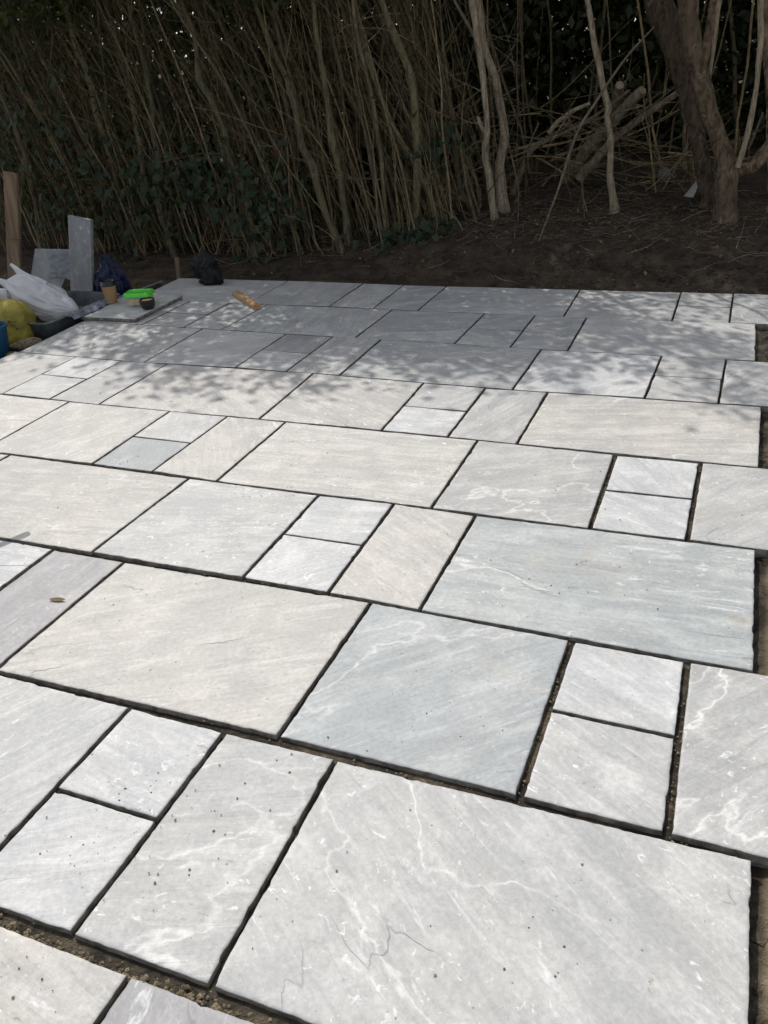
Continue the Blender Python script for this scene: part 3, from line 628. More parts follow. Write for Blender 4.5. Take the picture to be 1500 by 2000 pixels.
for i in range(170):
    k = random.choice([1, 3]); xj = random.choice(COURSES[k][0][-3:-1])[0]
    t = random.random(); y = line_y(k, xj) * (1 - t) + line_y(k + 1, xj) * t
    pts.append((xj + random.gauss(0, .005), y, -0.015 + random.uniform(0, .007), random.uniform(.002, .005)))
for i in range(900):
    x = random.uniform(-4.2, -.1); y = line_y(8, x) + .012 + abs(random.gauss(0, .05)) * (.4 + max(0, noise.noise((x * 2.2, 3, 0))) * 2.2)
    if noise.noise((x * 2.2, 3, 0)) < -.15: continue
    pts.append((x, y, ground_z(x, y) + .004, random.uniform(.003, .010)))
mc = crumbs('mortar_crumbs', pts, M['mortar'])
tag(mc, 'crumbs of sandy bedding mortar lying in the joints and along the far edge', 'mortar', kind='stuff')

pts = []
for (cx, cy, sr, n) in [(-1.95, 2.05, .22, 26), (-1.65, 2.0, .2, 18), (-0.75, 1.45, .25, 14), (-1.5, .3, .12, 40), (-2.6, 2.6, .35, 24), (-1.9, .85, .3, 26), (-1.1, 1.5, .15, 10),
                        (-0.7, .25, .3, 26), (-2.2, 1.5, .35, 26), (-2.7, 1.75, .3, 20), (-1.2, 2.8, .5, 20), (-2.3, 2.8, .5, 24), (-3.2, 2.8, .4, 18), (-1.0, 0.9, .3, 14), (-1.45, -.08, .15, 18),
                        (-3.2, 3.5, .5, 16), (-3.9, 4.5, .3, 22), (-2.9, 4.1, .6, 18), (-0.5, 1.9, .3, 18), (-1.0, 2.1, .25, 14), (-4.1, 3.85, .12, 10), (-0.35, 3.3, .15, 8)]:
    for i in range(int(n * 2.6)):
        x, y = random.gauss(cx, sr), random.gauss(cy, sr)
        if not (-4.36 < x < -.27 and -.3 < y < 4.8): continue
        r = random.choice([.0008, .001, .0012, .0014, .0017, .002, .0025, .0034])
        pts.append((x, y, 0.0008 + r * .2, r))
gr = crumbs('grit', pts, M['grit'])
tag(gr, 'dark grit and soil specks scattered over the paving', 'grit', kind='stuff')
# loose earth and stones in the bare strip along the toothed edge
pts = []
for i in range(1500):
    x = random.uniform(-.245, .35); y = random.uniform(0, 4.85)
    pts.append((x, y, ground_z(x, y) + .002, random.choice([.003, .004, .005, .008, .012, .017]) * random.uniform(.7, 1.2)))
for i in range(500):
    x = random.uniform(-5.6, -4.46); y = random.uniform(2.2, 4.9)
    pts.append((x, y, ground_z(x, y) + .003, random.choice([.005, .008, .012, .02]) * random.uniform(.7, 1.2)))
for i in range(5200):
    x = random.uniform(-4.6, .6); y = random.triangular(4.93, 6.6, 5.1)
    pts.append((x, y, ground_z(x, y) + .002, random.choice([.004, .006, .009, .013]) * random.uniform(.7, 1.3)))
ec = crumbs('earth_clods', pts, M['soil'])
tag(ec, 'loose brown clods of earth beside the new paving', 'earth', kind='stuff')

# dead leaf lying on the dark slab at the left
def leaf_blade(name, loc, L, W, rz, mat, curl=.4):
    V, F = [], []
    n = 7
    for i in range(n + 1):
        t = i / n; wd = W * math.sin(math.pi * min(1, t * .93 + .05)) ** .8
        z = .0015 + L * curl * .6 * (t - .4) ** 2
        V += [(L * t - L / 2, -wd / 2, z + wd * curl * .35), (L * t - L / 2, 0, z), (L * t - L / 2, wd / 2, z + wd * curl * .9)]
    for i in range(n):
        for s in range(2): F.append((i * 3 + s, i * 3 + s + 3, i * 3 + s + 4, i * 3 + s + 1))
    o = mesh_obj(name, V, F, mat, None, loc, smooth=True); o.rotation_euler = (0, 0, rz)
    return o
t = leaf_blade('dead_leaf', (-2.30, .955, .0005), .056, .017, R(10), M['dead'], .30)
tag(t, 'curled brown dead leaf lying on the dark grey slab near the left edge', 'leaf')

# ------------------------------------------------------------------ things on the left
# loose slab resting on the patio corner
ls = make_slab('loose_paving_slab', [(-4.425, 3.705), (-3.998, 3.716), (-4.01, 4.288), (-4.46, 4.275)], 0.023, .03, M['stone'], (.50, .50, .485), None, 77.0, 0.0265, 1.3)
ls.location.z = 0.0
tag(ls, 'loose grey slab laid on the patio corner under cup and lunch box', 'paving slab')
TOPZ = 0.0265

def lathe(profile, n=32):
    V = []; F = []
    for (r, z) in profile:
        for k in range(n):
            a = 2 * math.pi * k / n; V.append((r * math.cos(a), r * math.sin(a), z))
    m = len(profile)
    for i in range(m - 1):
        for k in range(n): F.append((i * n + k, i * n + (k + 1) % n, (i + 1) * n + (k + 1) % n, (i + 1) * n + k))
    F.append(tuple(range(n))[::-1]); F.append(tuple((m - 1) * n + k for k in range(n)))
    return V, F
def add(name, VF, mat, parent, smooth=True, loc=(0, 0, 0)):
    o = mesh_obj(name, VF[0], VF[1], mat, parent, loc, smooth); return o

cup = empty('coffee_cup', (-4.425, 4.044, TOPZ))
tag(cup, 'brown card coffee cup with black lid standing on the loose slab', 'cup')
add('cup_wall', lathe([(.035, 0), (.0365, .002), (.0375, .012), (.041, .045), (.044, .078), (.0475, .112), (.049, .122)]), M['kraft'], cup)
add('sleeve', lathe([(.0392, .026), (.0402, .0265), (.0445, .068), (.0455, .0785), (.0442, .079)]), M['kraft'], cup)
add('lid', lathe([(.0495, .118), (.052, .119), (.052, .127), (.0485, .130), (.0465, .146), (.044, .149), (.039, .147), (.037, .141), (.001, .141)]), M['black_plastic'], cup)

def rrect(w, d, r, n=6):
    out = []
    for (sx, sy, a0) in ((1, 1, 0), (-1, 1, 90), (-1, -1, 180), (1, -1, 270)):
        for k in range(n + 1):
            a = R(a0 + 90 * k / n); out.append((sx * (w / 2 - r) + r * math.cos(a), sy * (d / 2 - r) + r * math.sin(a)))
    return out
def rloft(levels, cap_bottom=True, cap_top=True, closed=False):
    V, F = [], []; n = None
    for (w, d, r, z) in levels:
        ring = rrect(w, d, r); n = len(ring); V += [(x, y, z) for x, y in ring]
    m = len(levels)
    for i in range(m - 1):
        for k in range(n): F.append((i * n + k, i * n + (k + 1) % n, (i + 1) * n + (k + 1) % n, (i + 1) * n + k))
    if cap_bottom: F.append(tuple(range(n))[::-1])
    if cap_top: F.append(tuple((m - 1) * n + k for k in range(n)))
    return V, F
box = empty('lunch_box', (-4.175, 4.035, TOPZ)); box.rotation_euler.z = R(14)
tag(box, 'clear lunch box of yellow food with bright green lid', 'food container')
add('tub', rloft([(.145, .105, .018, 0), (.150, .110, .02, .004), (.166, .124, .024, .072), (.168, .126, .024, .074), (.162, .120, .022, .0725), (.146, .106, .02, .006)], True, True), M['clear'], box)
bm_food = rloft([(.138, .10, .018, .007), (.152, .112, .02, .030), (.154, .114, .02, .050), (.11, .07, .02, .058)])
add('noodles', bm_food, M['noodle'], box)
add('lid', rloft([(.178, .140, .028, .062), (.184, .146, .03, .064), (.184, .146, .03, .080), (.176, .138, .028, .088), (.160, .122, .024, .090), (.152, .114, .022, .086)]), M['green'], box)

bowl = empty('dip_bowl', (-4.052, 3.945, TOPZ))
tag(bowl, 'small black round bowl standing before the green lidded box', 'bowl')
add('shell', lathe([(.030, 0), (.036, .004), (.046, .020), (.050, .040), (.0505, .064), (.047, .066), (.045, .050), (.001, .046)]), M['black_plastic'], bowl)
add('dip', lathe([(.044, .047), (.043, .056), (.030, .059), (.001, .060)]), M['noodle'], bowl)

def rough_box(name, corners8, mat, parent=None):
    return mesh_obj(name, corners8, [(0, 1, 2, 3), (7, 6, 5, 4), (0, 4, 5, 1), (1, 5, 6, 2), (2, 6, 7, 3), (3, 7, 4, 0)], mat, parent)
def beam(name, a, b_, w, th, wdir, mat, bevel=.002, chamfer=None):
    """a straight piece from a to b, width w along wdir, thickness th; ends may be cut at an angle (chamfer at b)"""
    a, b_ = Vector(a), Vector(b_); d = (b_ - a).normalized(); wd = (Vector(wdir) - d * d.dot(Vector(wdir))).normalized(); n = d.cross(wd)
    bm = bmesh.new(); rings = []
    N = 10
    for i in range(N + 1):
        t = i / N; c = a.lerp(b_, t); vv = []
        for (sx, sy) in ((-1, -1), (1, -1), (1, 1), (-1, 1)):
            p = c + wd * sx * w / 2 + n * sy * th / 2
            if chamfer and i == N: p += d * sx * chamfer
            p += wd * .0012 * noise.noise(p * 9) + n * .001 * noise.noise(p * 7 + Vector((3, 3, 3)))
            vv.append(bm.verts.new(p - a))
        rings.append(vv)
    for i in range(N):
        for k in range(4): bm.faces.new((rings[i][k], rings[i][(k + 1) % 4], rings[i + 1][(k + 1) % 4], rings[i + 1][k]))
    bm.faces.new(rings[0][::-1]); bm.faces.new(rings[-1])
    bmesh.ops.recalc_face_normals(bm, faces=bm.faces)
    edges = [e for e in bm.edges if e.calc_face_angle(0) > .6]
    bmesh.ops.bevel(bm, geom=edges, offset=bevel, segments=2, affect='EDGES')
    me = bpy.data.meshes.new(name); bm.to_mesh(me); bm.free(); me.materials.append(mat)
    o = bpy.data.objects.new(name, me); COL.objects.link(o); o.location = a
    return o

tb = beam('timber_board', (-5.760, 4.52, -.10), (-5.585, 4.62, .808), .118, .026, (1, 0.1, 0), M['timber'])
tag(tb, 'brown timber board standing upright at the far left of the hedge', 'board')
mkn = MB(); mkn.box((-5.665, 4.565, .34), (.122, .031, .005), Matrix.Rotation(R(4), 3, 'Y')); kn = mkn.build('saw_mark', M['timber'], None, False); adopt(kn, tb)
st = beam('upright_stone_strip', (-5.012, 4.42, -.095), (-4.892, 4.46, .515), .185, .034, (1, .12, 0), M['stone'], .003)
st.color = (.29, .295, .305, .3)
tag(st, 'narrow grey stone strip standing on end behind the plastic bags', 'stone strip')

def slab_poly(name, poly, nrm, th, mat):
    poly = [Vector(p) for p in poly]; nrm = Vector(nrm).normalized() * th
    n = len(poly); o0 = poly[0]
    V = [p - o0 for p in poly] + [p + nrm - o0 for p in poly]
    F = [tuple(range(n)), tuple(range(n, 2 * n))[::-1]] + [(i, i + n, (i + 1) % n + n, (i + 1) % n) for i in range(n)]
    me = bpy.data.meshes.new(name); me.from_pydata(V, [], F); me.materials.append(mat)
    bm = bmesh.new(); bm.from_mesh(me); bmesh.ops.recalc_face_normals(bm, faces=bm.faces)
    bmesh.ops.bevel(bm, geom=list(bm.edges), offset=.003, segments=1, affect='EDGES'); bm.to_mesh(me); bm.free()
    o = bpy.data.objects.new(name, me); COL.objects.link(o); o.location = o0
    return o
bk = slab_poly('leaning_stone_slab', [(-5.66, 4.55, -.09), (-5.345, 4.53, -.09), (-5.215, 4.57, .10), (-5.165, 4.62, .25), (-5.56, 4.64, .245)], (0, 1, -.3), .03, M['stone'])
bk.color = (.30, .31, .315, .6)
tag(bk, 'dark grey stone slab leaning between timber board and stone strip', 'stone slab')

def crumple(name, nx_, ny_, fn, mat, thick=0.0015, seed=0.0, parent=None):
    V, F = [], []
    for j in range(ny_ + 1):
        for i in range(nx_ + 1): V.append(fn(i / nx_, j / ny_))
    for j in range(ny_):
        for i in range(nx_):
            a = j * (nx_ + 1) + i; F.append((a, a + 1, a + nx_ + 2, a + nx_ + 1))
    o0 = V[0]; V = [(v[0] - o0[0], v[1] - o0[1], v[2] - o0[2]) for v in V]
    o = mesh_obj(name, V, F, mat, parent, o0, smooth=True)
    md = o.modifiers.new('thickness', 'SOLIDIFY'); md.thickness = thick
    return o
def film_fn(u, v):
    x = -5.36 + .22 * u + .02 * fbm(u * 3, v * 3, 2); z = .06 + .19 * v - .03 * abs(u - .5)
    y = 4.535 + .05 * v + .02 * fbm(u * 5, v * 6, 9) - .012
    return (x, y - .015, z + .012 * fbm(u * 4, v * 4, 4))
fl = crumple('clear_plastic_film', 22, 22, film_fn, M['clear_film'])
tag(fl, 'crumpled clear plastic film clinging to the leaning dark slab', 'plastic film')

def loft(name, secs, mat, sides=36, fold=.10, freq=5, seed=0.0, parent=None, up=(0, 1, 0), per=5, loc=None, along=.13):
    """secs: (x,y,z,ra,rb) - ra in the plane spanned with z, rb along 'up'"""
    S_ = catmull([np.array(s) for s in secs], per)
    n = len(S_); V, F = [], []
    Up = np.array(up, float)
    for i, s in enumerate(S_):
        t = S_[min(i + 1, n - 1)][:3] - S_[max(i - 1, 0)][:3]; t = t / (np.linalg.norm(t) + 1e-9)
        u = np.cross(t, Up); u /= np.linalg.norm(u) + 1e-9
        for k in range(sides):
            a = 2 * math.pi * k / sides
            f = 1 + fold * (abs(noise.noise((math.cos(a) * freq * .6 + seed, math.sin(a) * freq * .6, i * along + seed))) * 2 - .7) + fold * .5 * noise.noise((math.cos(a) * freq * 2, math.sin(a) * freq * 2 + seed, i * along * 2.6))
            p = s[:3] + u * math.cos(a) * s[3] * f + Up * math.sin(a) * s[4] * f
            V.append(tuple(p))
    for i in range(n - 1):
        for k in range(sides): F.append((i * sides + k, i * sides + (k + 1) % sides, (i + 1) * sides + (k + 1) % sides, (i + 1) * sides + k))
    F.append(tuple(range(sides))[::-1]); F.append(tuple((n - 1) * sides + k for k in range(sides)))
    o = mesh_obj(name, V, F, mat, None, (0, 0, 0), True)
    if parent is not None: adopt(o, parent)
    return o
bag = empty('white_carrier_bag', (-4.78, 3.8, -.03))
tag(bag, 'white plastic carrier bag lying full across yellow sack and grey tub', 'plastic bag')
Yb = 3.80
loft('bag_body', [(-4.53, Yb, .028, .012, .02), (-4.555, Yb, .035, .040, .05), (-4.60, Yb, .045, .068, .08), (-4.66, Yb, .052, .093, .11), (-4.73, Yb, .075, .112, .135), (-4.80, Yb, .10, .120, .14), (-4.88, Yb, .132, .118, .13),
                  (-4.95, Yb, .165, .100, .11), (-5.01, Yb, .19, .070, .08), (-5.05, Yb, .20, .035, .05)], M['white_film'], 84, .15, 5, 3.0, bag, per=9, along=.045)
loft('handle', [(-4.80, Yb + .03, .145, .08, .03), (-4.88, Yb + .03, .20, .062, .02), (-4.95, Yb + .035, .245, .038, .014), (-5.00, Yb + .04, .29, .023, .010), (-5.038, Yb + .04, .322, .010, .007)], M['white_film'], 20, .2, 4, 6.0, bag)
loft('handle', [(-4.99, Yb - .03, .17, .05, .02), (-5.05, Yb - .04, .205, .034, .014), (-5.09, Yb - .045, .228, .02, .010), (-5.122, Yb - .05, .243, .008, .006)], M['white_film'], 20, .2, 4, 8.0, bag)
loft('handle', [(-5.0, Yb - .09, .14, .05, .018), (-5.08, Yb - .1, .158, .035, .014), (-5.15, Yb - .11, .172, .012, .008)], M['white_film'], 20, .2, 4, 9.0, bag)

sack = empty('yellow_sack', (-4.83, 3.47, -.09))
tag(sack, 'bulging yellow plastic sack with black print under the white carrier bag', 'sack')
def sack_r(a, h):
    return 1 + .13 * noise.noise((math.cos(a) * 1.6, math.sin(a) * 1.6, h * 3)) + .09 * (abs(noise.noise((math.cos(a) * 3.5, math.sin(a) * 3.5, h * 16 + 3))) - .2) + .04 * noise.noise((math.cos(a) * 9, math.sin(a) * 9, h * 30))
SV, SF = [], []; n = 84; prof = [tuple(q) for q in catmull([np.array(q) for q in [(.14, 0), (.165, .02), (.178, .06), (.18, .11), (.175, .16), (.16, .20), (.135, .235), (.10, .255), (.06, .268), (.02, .272)]], 4)]
for (r, z) in prof:
    for k in range(n):
        a = 2 * math.pi * k / n; f = sack_r(a, z); SV.append((r * f * math.cos(a), r * f * math.sin(a) * .95, z + .012 * noise.noise((math.cos(a) * 2, math.sin(a) * 2, z * 9)) * (z > .05)))
for i in range(len(prof) - 1):
    for k in range(n): SF.append((i * n + k, i * n + (k + 1) % n, (i + 1) * n + (k + 1) % n, (i + 1) * n + k))
SF.append(tuple(range(n))[::-1]); SF.append(tuple((len(prof) - 1) * n + k for k in range(n)))
add('sack_body', (SV, SF), M['yellow'], sack)
def prof_r(z):
    return float(np.interp(z, [p[1] for p in prof], [p[0] for p in prof]))
pm = MB()
for (a0, z0, glyph) in [(-66, .158, 'bars'), (-54, .157, 'bars'), (-42, .156, 'block'), (-34, .155, 'bars'), (-64, .136, 'bars'), (-52, .135, 'bars'), (-38, .134, 'bars'), (-30, .108, 'block'), (-22, .107, 'bars')]:
    for q in range(3 if glyph == 'bars' else 2):
        aa = R(a0 + q * 3.2); dz = .0 if q % 2 else .004
        hgt = .009 if glyph == 'bars' else .015; wd = R(1.2 if glyph == 'bars' else 2.2)
        vs = []
        for zz in (z0 + dz, z0 + dz + hgt):
            for da in (0, wd):
                a = aa + da; r = prof_r(zz) * sack_r(a, zz) + .0035; vs.append((r * math.cos(a), r * math.sin(a) * .95, zz + .012 * noise.noise((math.cos(a) * 2, math.sin(a) * 2, zz * 9))))
        pm.add(vs, [(0, 1, 3, 2)])
o = mesh_obj('print', pm.v, pm.f, M['print'], sack); o['kind'] = 'stuff'

tubt = empty('mixing_tub', (-4.73, 3.86, -.088)); tubt.rotation_euler.z = R(-3)
tag(tubt, 'shallow grey mixing tub beside the patio edge under the white bag', 'tub')
add('tub_wall', rloft([(.40, .66, .05, 0), (.42, .68, .06, .005), (.47, .74, .07, .115), (.50, .77, .075, .118), (.50, .77, .075, .127), (.458, .73, .07, .127), (.41, .67, .06, .012)]), M['tub'], tubt)
add('wet_mortar', rloft([(.40, .66, .06, .013), (.41, .67, .06, .03), (.2, .35, .06, .042)]), M['mortar'], tubt)
rag_fn = lambda u, v: (-4.50 + .10 * u + .03 * fbm(u * 3, v * 3, 1), 3.63 + .42 * v, .048 + .020 * fbm(u * 5, v * 9, 3) - .055 * max(0, u - .72))
rag = crumple('grey_rag', 10, 26, rag_fn, M['clear_film'], .003)
rag.data.materials[0] = M['alu'] if False else simple('rag_cloth', (.20, .21, .25), .9, .1, .5, 14)
tag(rag, 'crumpled grey rag hanging over the tub rim beside the loose slab', 'rag')

bb = empty('blue_bucket', (-4.645, 3.13, -.09))
tag(bb, 'blue plastic bucket cut off at the left edge of the photo', 'bucket')
add('bucket_wall', lathe([(.085, 0), (.09, .004), (.112, .20), (.118, .203), (.118, .212), (.108, .212), (.088, .012), (.001, .010)]), M['blue_plastic'], bb)

wr = empty('blue_plastic_wrap', (-4.73, 4.45, -.09))
tag(wr, 'crumpled dark blue plastic wrapping standing behind the coffee cup', 'plastic wrap')
loft('wrap_body', [(-4.79, 4.5, -.09, .165, .09), (-4.79, 4.5, -.03, .175, .09), (-4.785, 4.5, .04, .165, .08), (-4.79, 4.5, .10, .140, .065), (-4.80, 4.5, .145, .115, .045), (-4.82, 4.5, .175, .085, .02), (-4.84, 4.5, .185, .05, .008)], M['blue_film'], 72, .24, 5, 5.0, wr, per=9, along=.05)
stv = beam('metal_straightedge', (-4.545, 4.22, -.005), (-4.60, 4.86, -.045), .05, .012, (1, 0, .55), M['alu'], .001)
tag(stv, 'pale metal straightedge lying along the patio edge behind the lunch box', 'straightedge')
sk = beam('wooden_peg', (-4.517, 4.99, -.08), (-4.503, 4.99, .118), .030, .026, (1, 0, 0), M['timber'], .002)
tag(sk, 'thin wooden marker peg driven in at the far patio corner', 'peg')

bs_ = empty('black_sack', (-4.03, 4.71, .001))
tag(bs_, 'crumpled black plastic sack standing on the far left corner slab', 'sack')
loft('sack_body', [(-4.03, 4.71, .002, .085, .06), (-4.03, 4.71, .02, .092, .068), (-4.035, 4.71, .06, .088, .065), (-4.05, 4.71, .10, .088, .06), (-4.055, 4.71, .14, .092, .055), (-4.04, 4.71, .175, .082, .045), (-4.03, 4.71, .205, .062, .03), (-4.02, 4.71, .225, .045, .012)], M['black_film'], 72, .26, 6, 2.0, bs_, per=8, along=.045)
loft('folded_flap', [(-4.12, 4.69, .165, .012, .02), (-4.13, 4.69, .13, .03, .03), (-4.125, 4.69, .08, .035, .03), (-4.11, 4.69, .045, .015, .02)], M['black_film'], 20, .25, 5, 7.0, bs_)

wo = beam('wood_offcut', (-3.675, 4.445, .016), (-3.325, 4.128, .016), .052, .026, (.67, .74, 0), M['softwood'], .002, .012)
tag(wo, 'orange brown softwood offcut lying across a paving joint', 'wood offcut')

# lumps of dug earth by the blue bucket
def lump(name, loc, r, seed, mat, squash=.6):
    bm = bmesh.new(); bmesh.ops.create_icosphere(bm, subdivisions=3, radius=1)
    for v in bm.verts:
        f = 1 + .45 * fbm(v.co.x * 1.3 + seed, v.co.y * 1.3, v.co.z * 1.3 + seed, 4)
        v.co = Vector((v.co.x * r[0] * f, v.co.y * r[1] * f, v.co.z * r[2] * f))
    me = bpy.data.meshes.new(name); bm.to_mesh(me); bm.free(); me.materials.append(mat)
    me.polygons.foreach_set('use_smooth', [True] * len(me.polygons))
    o = bpy.data.objects.new(name, me); COL.objects.link(o); o.location = loc
    return o
o = lump('earth_lump', (-4.56, 3.33, -.06), (.11, .07, .045), 1.0, M['mortar']); o.rotation_euler.z = R(40)
tag(o, 'long grey brown lump of earth lying before the yellow sack', 'earth lump')
o = lump('earth_lump', (-4.50, 3.14, -.065), (.06, .05, .03), 4.0, M['mortar'])
tag(o, 'small grey earth lump at the patio edge beside the blue bucket', 'earth lump')
o = lump('earth_lump', (-4.62, 2.93, -.065), (.10, .08, .035), 8.0, M['mortar'])
tag(o, 'flat earth lump at the left photo edge below the blue bucket', 'earth lump')

# guessed, unseen barrow added left of the view for the shadow of its handle
wb = empty('unseen_wheelbarrow', (-3.55, 1.05, 0.0))
tag(wb, 'unseen barrow added so that its handle throws a bar of shadow at the left photo edge', 'unseen_wheelbarrow')
A = np.array([-3.075, 1.70, .62]); D = np.array([-.33, -.94, 0]); D /= np.linalg.norm(D); PP = np.array([-.94, .33, 0])
Bt = A + PP * .56; mid = (A + Bt) / 2; AX = mid + D * 1.32; AX[2] = .19
for q, tip in enumerate((A, Bt)):
    sgn = 1 if q == 0 else -1
    e = AX - PP * .07 * sgn; k1 = tip + D * .45; k1[2] = .56; k2 = tip + D * .95 + PP * .12 * sgn; k2[2] = .34
    mb_ = MB(); mb_.tube(catmull([np.array((*x, .016)) for x in (tip, k1, k2, e)], 6), 10, True); hd = mb_.build('handle', M['tub'], wb)
    mb_ = MB(); g = tip + D * .13; g[2] -= .015; mb_.tube([(*tip, .012), (*(tip + D * .006), .019), (*g, .020), (*(g + D * .004), .017)], 12, True); gp = mb_.build('grip', M['black_plastic'], None); gp.parent = hd; gp.matrix_parent_inverse = Matrix.Translation(-Vector(wb.location))
    f = tip + D * .62 + PP * .04 * sgn; mb_ = MB(); mb_.tube([(f[0], f[1], .47, .013), (f[0], f[1], .02, .013), (f[0] + D[0] * .05, f[1] + D[1] * .05, .008, .012), (f[0] + D[0] * .14, f[1] + D[1] * .14, .008, .012)], 8, True); mb_.build('leg', M['tub'], wb)
tr_c = mid + D * .86
tray = mesh_obj('tray', *rloft([(.42, .46, .08, 0), (.62, .80, .10, .26), (.64, .82, .10, .262), (.64, .82, .10, .272), (.61, .79, .10, .272), (.41, .45, .08, .01)]), M['tub'], None, (tr_c[0], tr_c[1], .42), True)
tray.rotation_euler.z = math.atan2(D[1], D[0]) + math.pi / 2; tray.parent = wb; tray.matrix_parent_inverse = Matrix.Translation(-Vector(wb.location))
V_, F_ = [], []; n1, n2 = 36, 10
for i in range(n1):
    a = 2 * math.pi * i / n1
    for j in range(n2):
        b2 = 2 * math.pi * j / n2; rr = .155 + .038 * math.cos(b2); V_.append((rr * math.cos(a), .038 * math.sin(b2), rr * math.sin(a)))
for i in range(n1):
    for j in range(n2): F_.append((i * n2 + j, ((i + 1) % n1) * n2 + j, ((i + 1) % n1) * n2 + (j + 1) % n2, i * n2 + (j + 1) % n2))
wh = mesh_obj('wheel', *lathe([(.12, -.02), (.125, -.012), (.04, -.012), (.04, -.035), (.04, .035), (.04, .012), (.125, .012), (.12, .02)], 28), M['alu'], None, (AX[0], AX[1], .195), True)
wh.rotation_euler = (R(90), 0, math.atan2(D[1], D[0])); wh.parent = wb; wh.matrix_parent_inverse = Matrix.Translation(-Vector(wb.location))
ty = mesh_obj('tyre', V_, F_, M['black_plastic'], wh, (0, 0, 0), True); ty.rotation_euler = (R(-90), 0, 0)

# ------------------------------------------------------------------ hedge, trees and bank
def grown(path, ext_z=0.0, taper=0.6, per=4, jit=.012, sink=.10):
    """smooth a measured stem, root it in the ground and carry it on upwards to ext_z"""
    P = [np.array(p, float) for p in path]
    b0 = P[0].copy()
    gz = ground_z(b0[0], b0[1], False)
    if b0[2] - gz < .25:
        r0 = b0.copy(); r0[2] = min(gz, b0[2]) - sink; r0[3] *= 1.25; P = [r0] + P
    if ext_z > P[-1][2]:
        d = P[-1] - P[-3]; d = d[:3] / (abs(d[2]) + 1e-6)
        steps = 4; z0, z1 = P[-1][2], ext_z; e = P[-1]
        for i in range(1, steps + 1):
            t = i / steps
            q = e.copy(); q[:3] = e[:3] + d * (z1 - z0) * t + np.array([random.gauss(0, .03), random.gauss(0, .04), 0]); q[3] = e[3] * (1 - (1 - taper * .6) * t); P.append(q)
    out = catmull(P, per)
    for q in out[2:]:
        q[0] += jit * fbm(q[2] * 3 + P[0][0] * 5, q[1], 1.0, 2); q[3] = max(.0015, q[3])
    return out

def twig_from(mb, p, d, L, r, sides=4, n=5, droop=.12, child=0):
    path = []
    p = np.array(p, float); d = np.array(d, float); d /= np.linalg.norm(d)
    for i in range(n + 1):
        t = i / n; path.append((*p, r * (1 - .75 * t)))
        if child and i in (2, 3) and random.random() < .75:
            dd = d + RNG.normal(0, .45, 3); twig_from(mb, p, dd, L * .5, r * .55, 3, 3, droop, 0)
        d = d + RNG.normal(0, droop, 3) + np.array([0, 0, .03]); d /= np.linalg.norm(d); p = p + d * L / n
    mb.tube(path, sides, False)

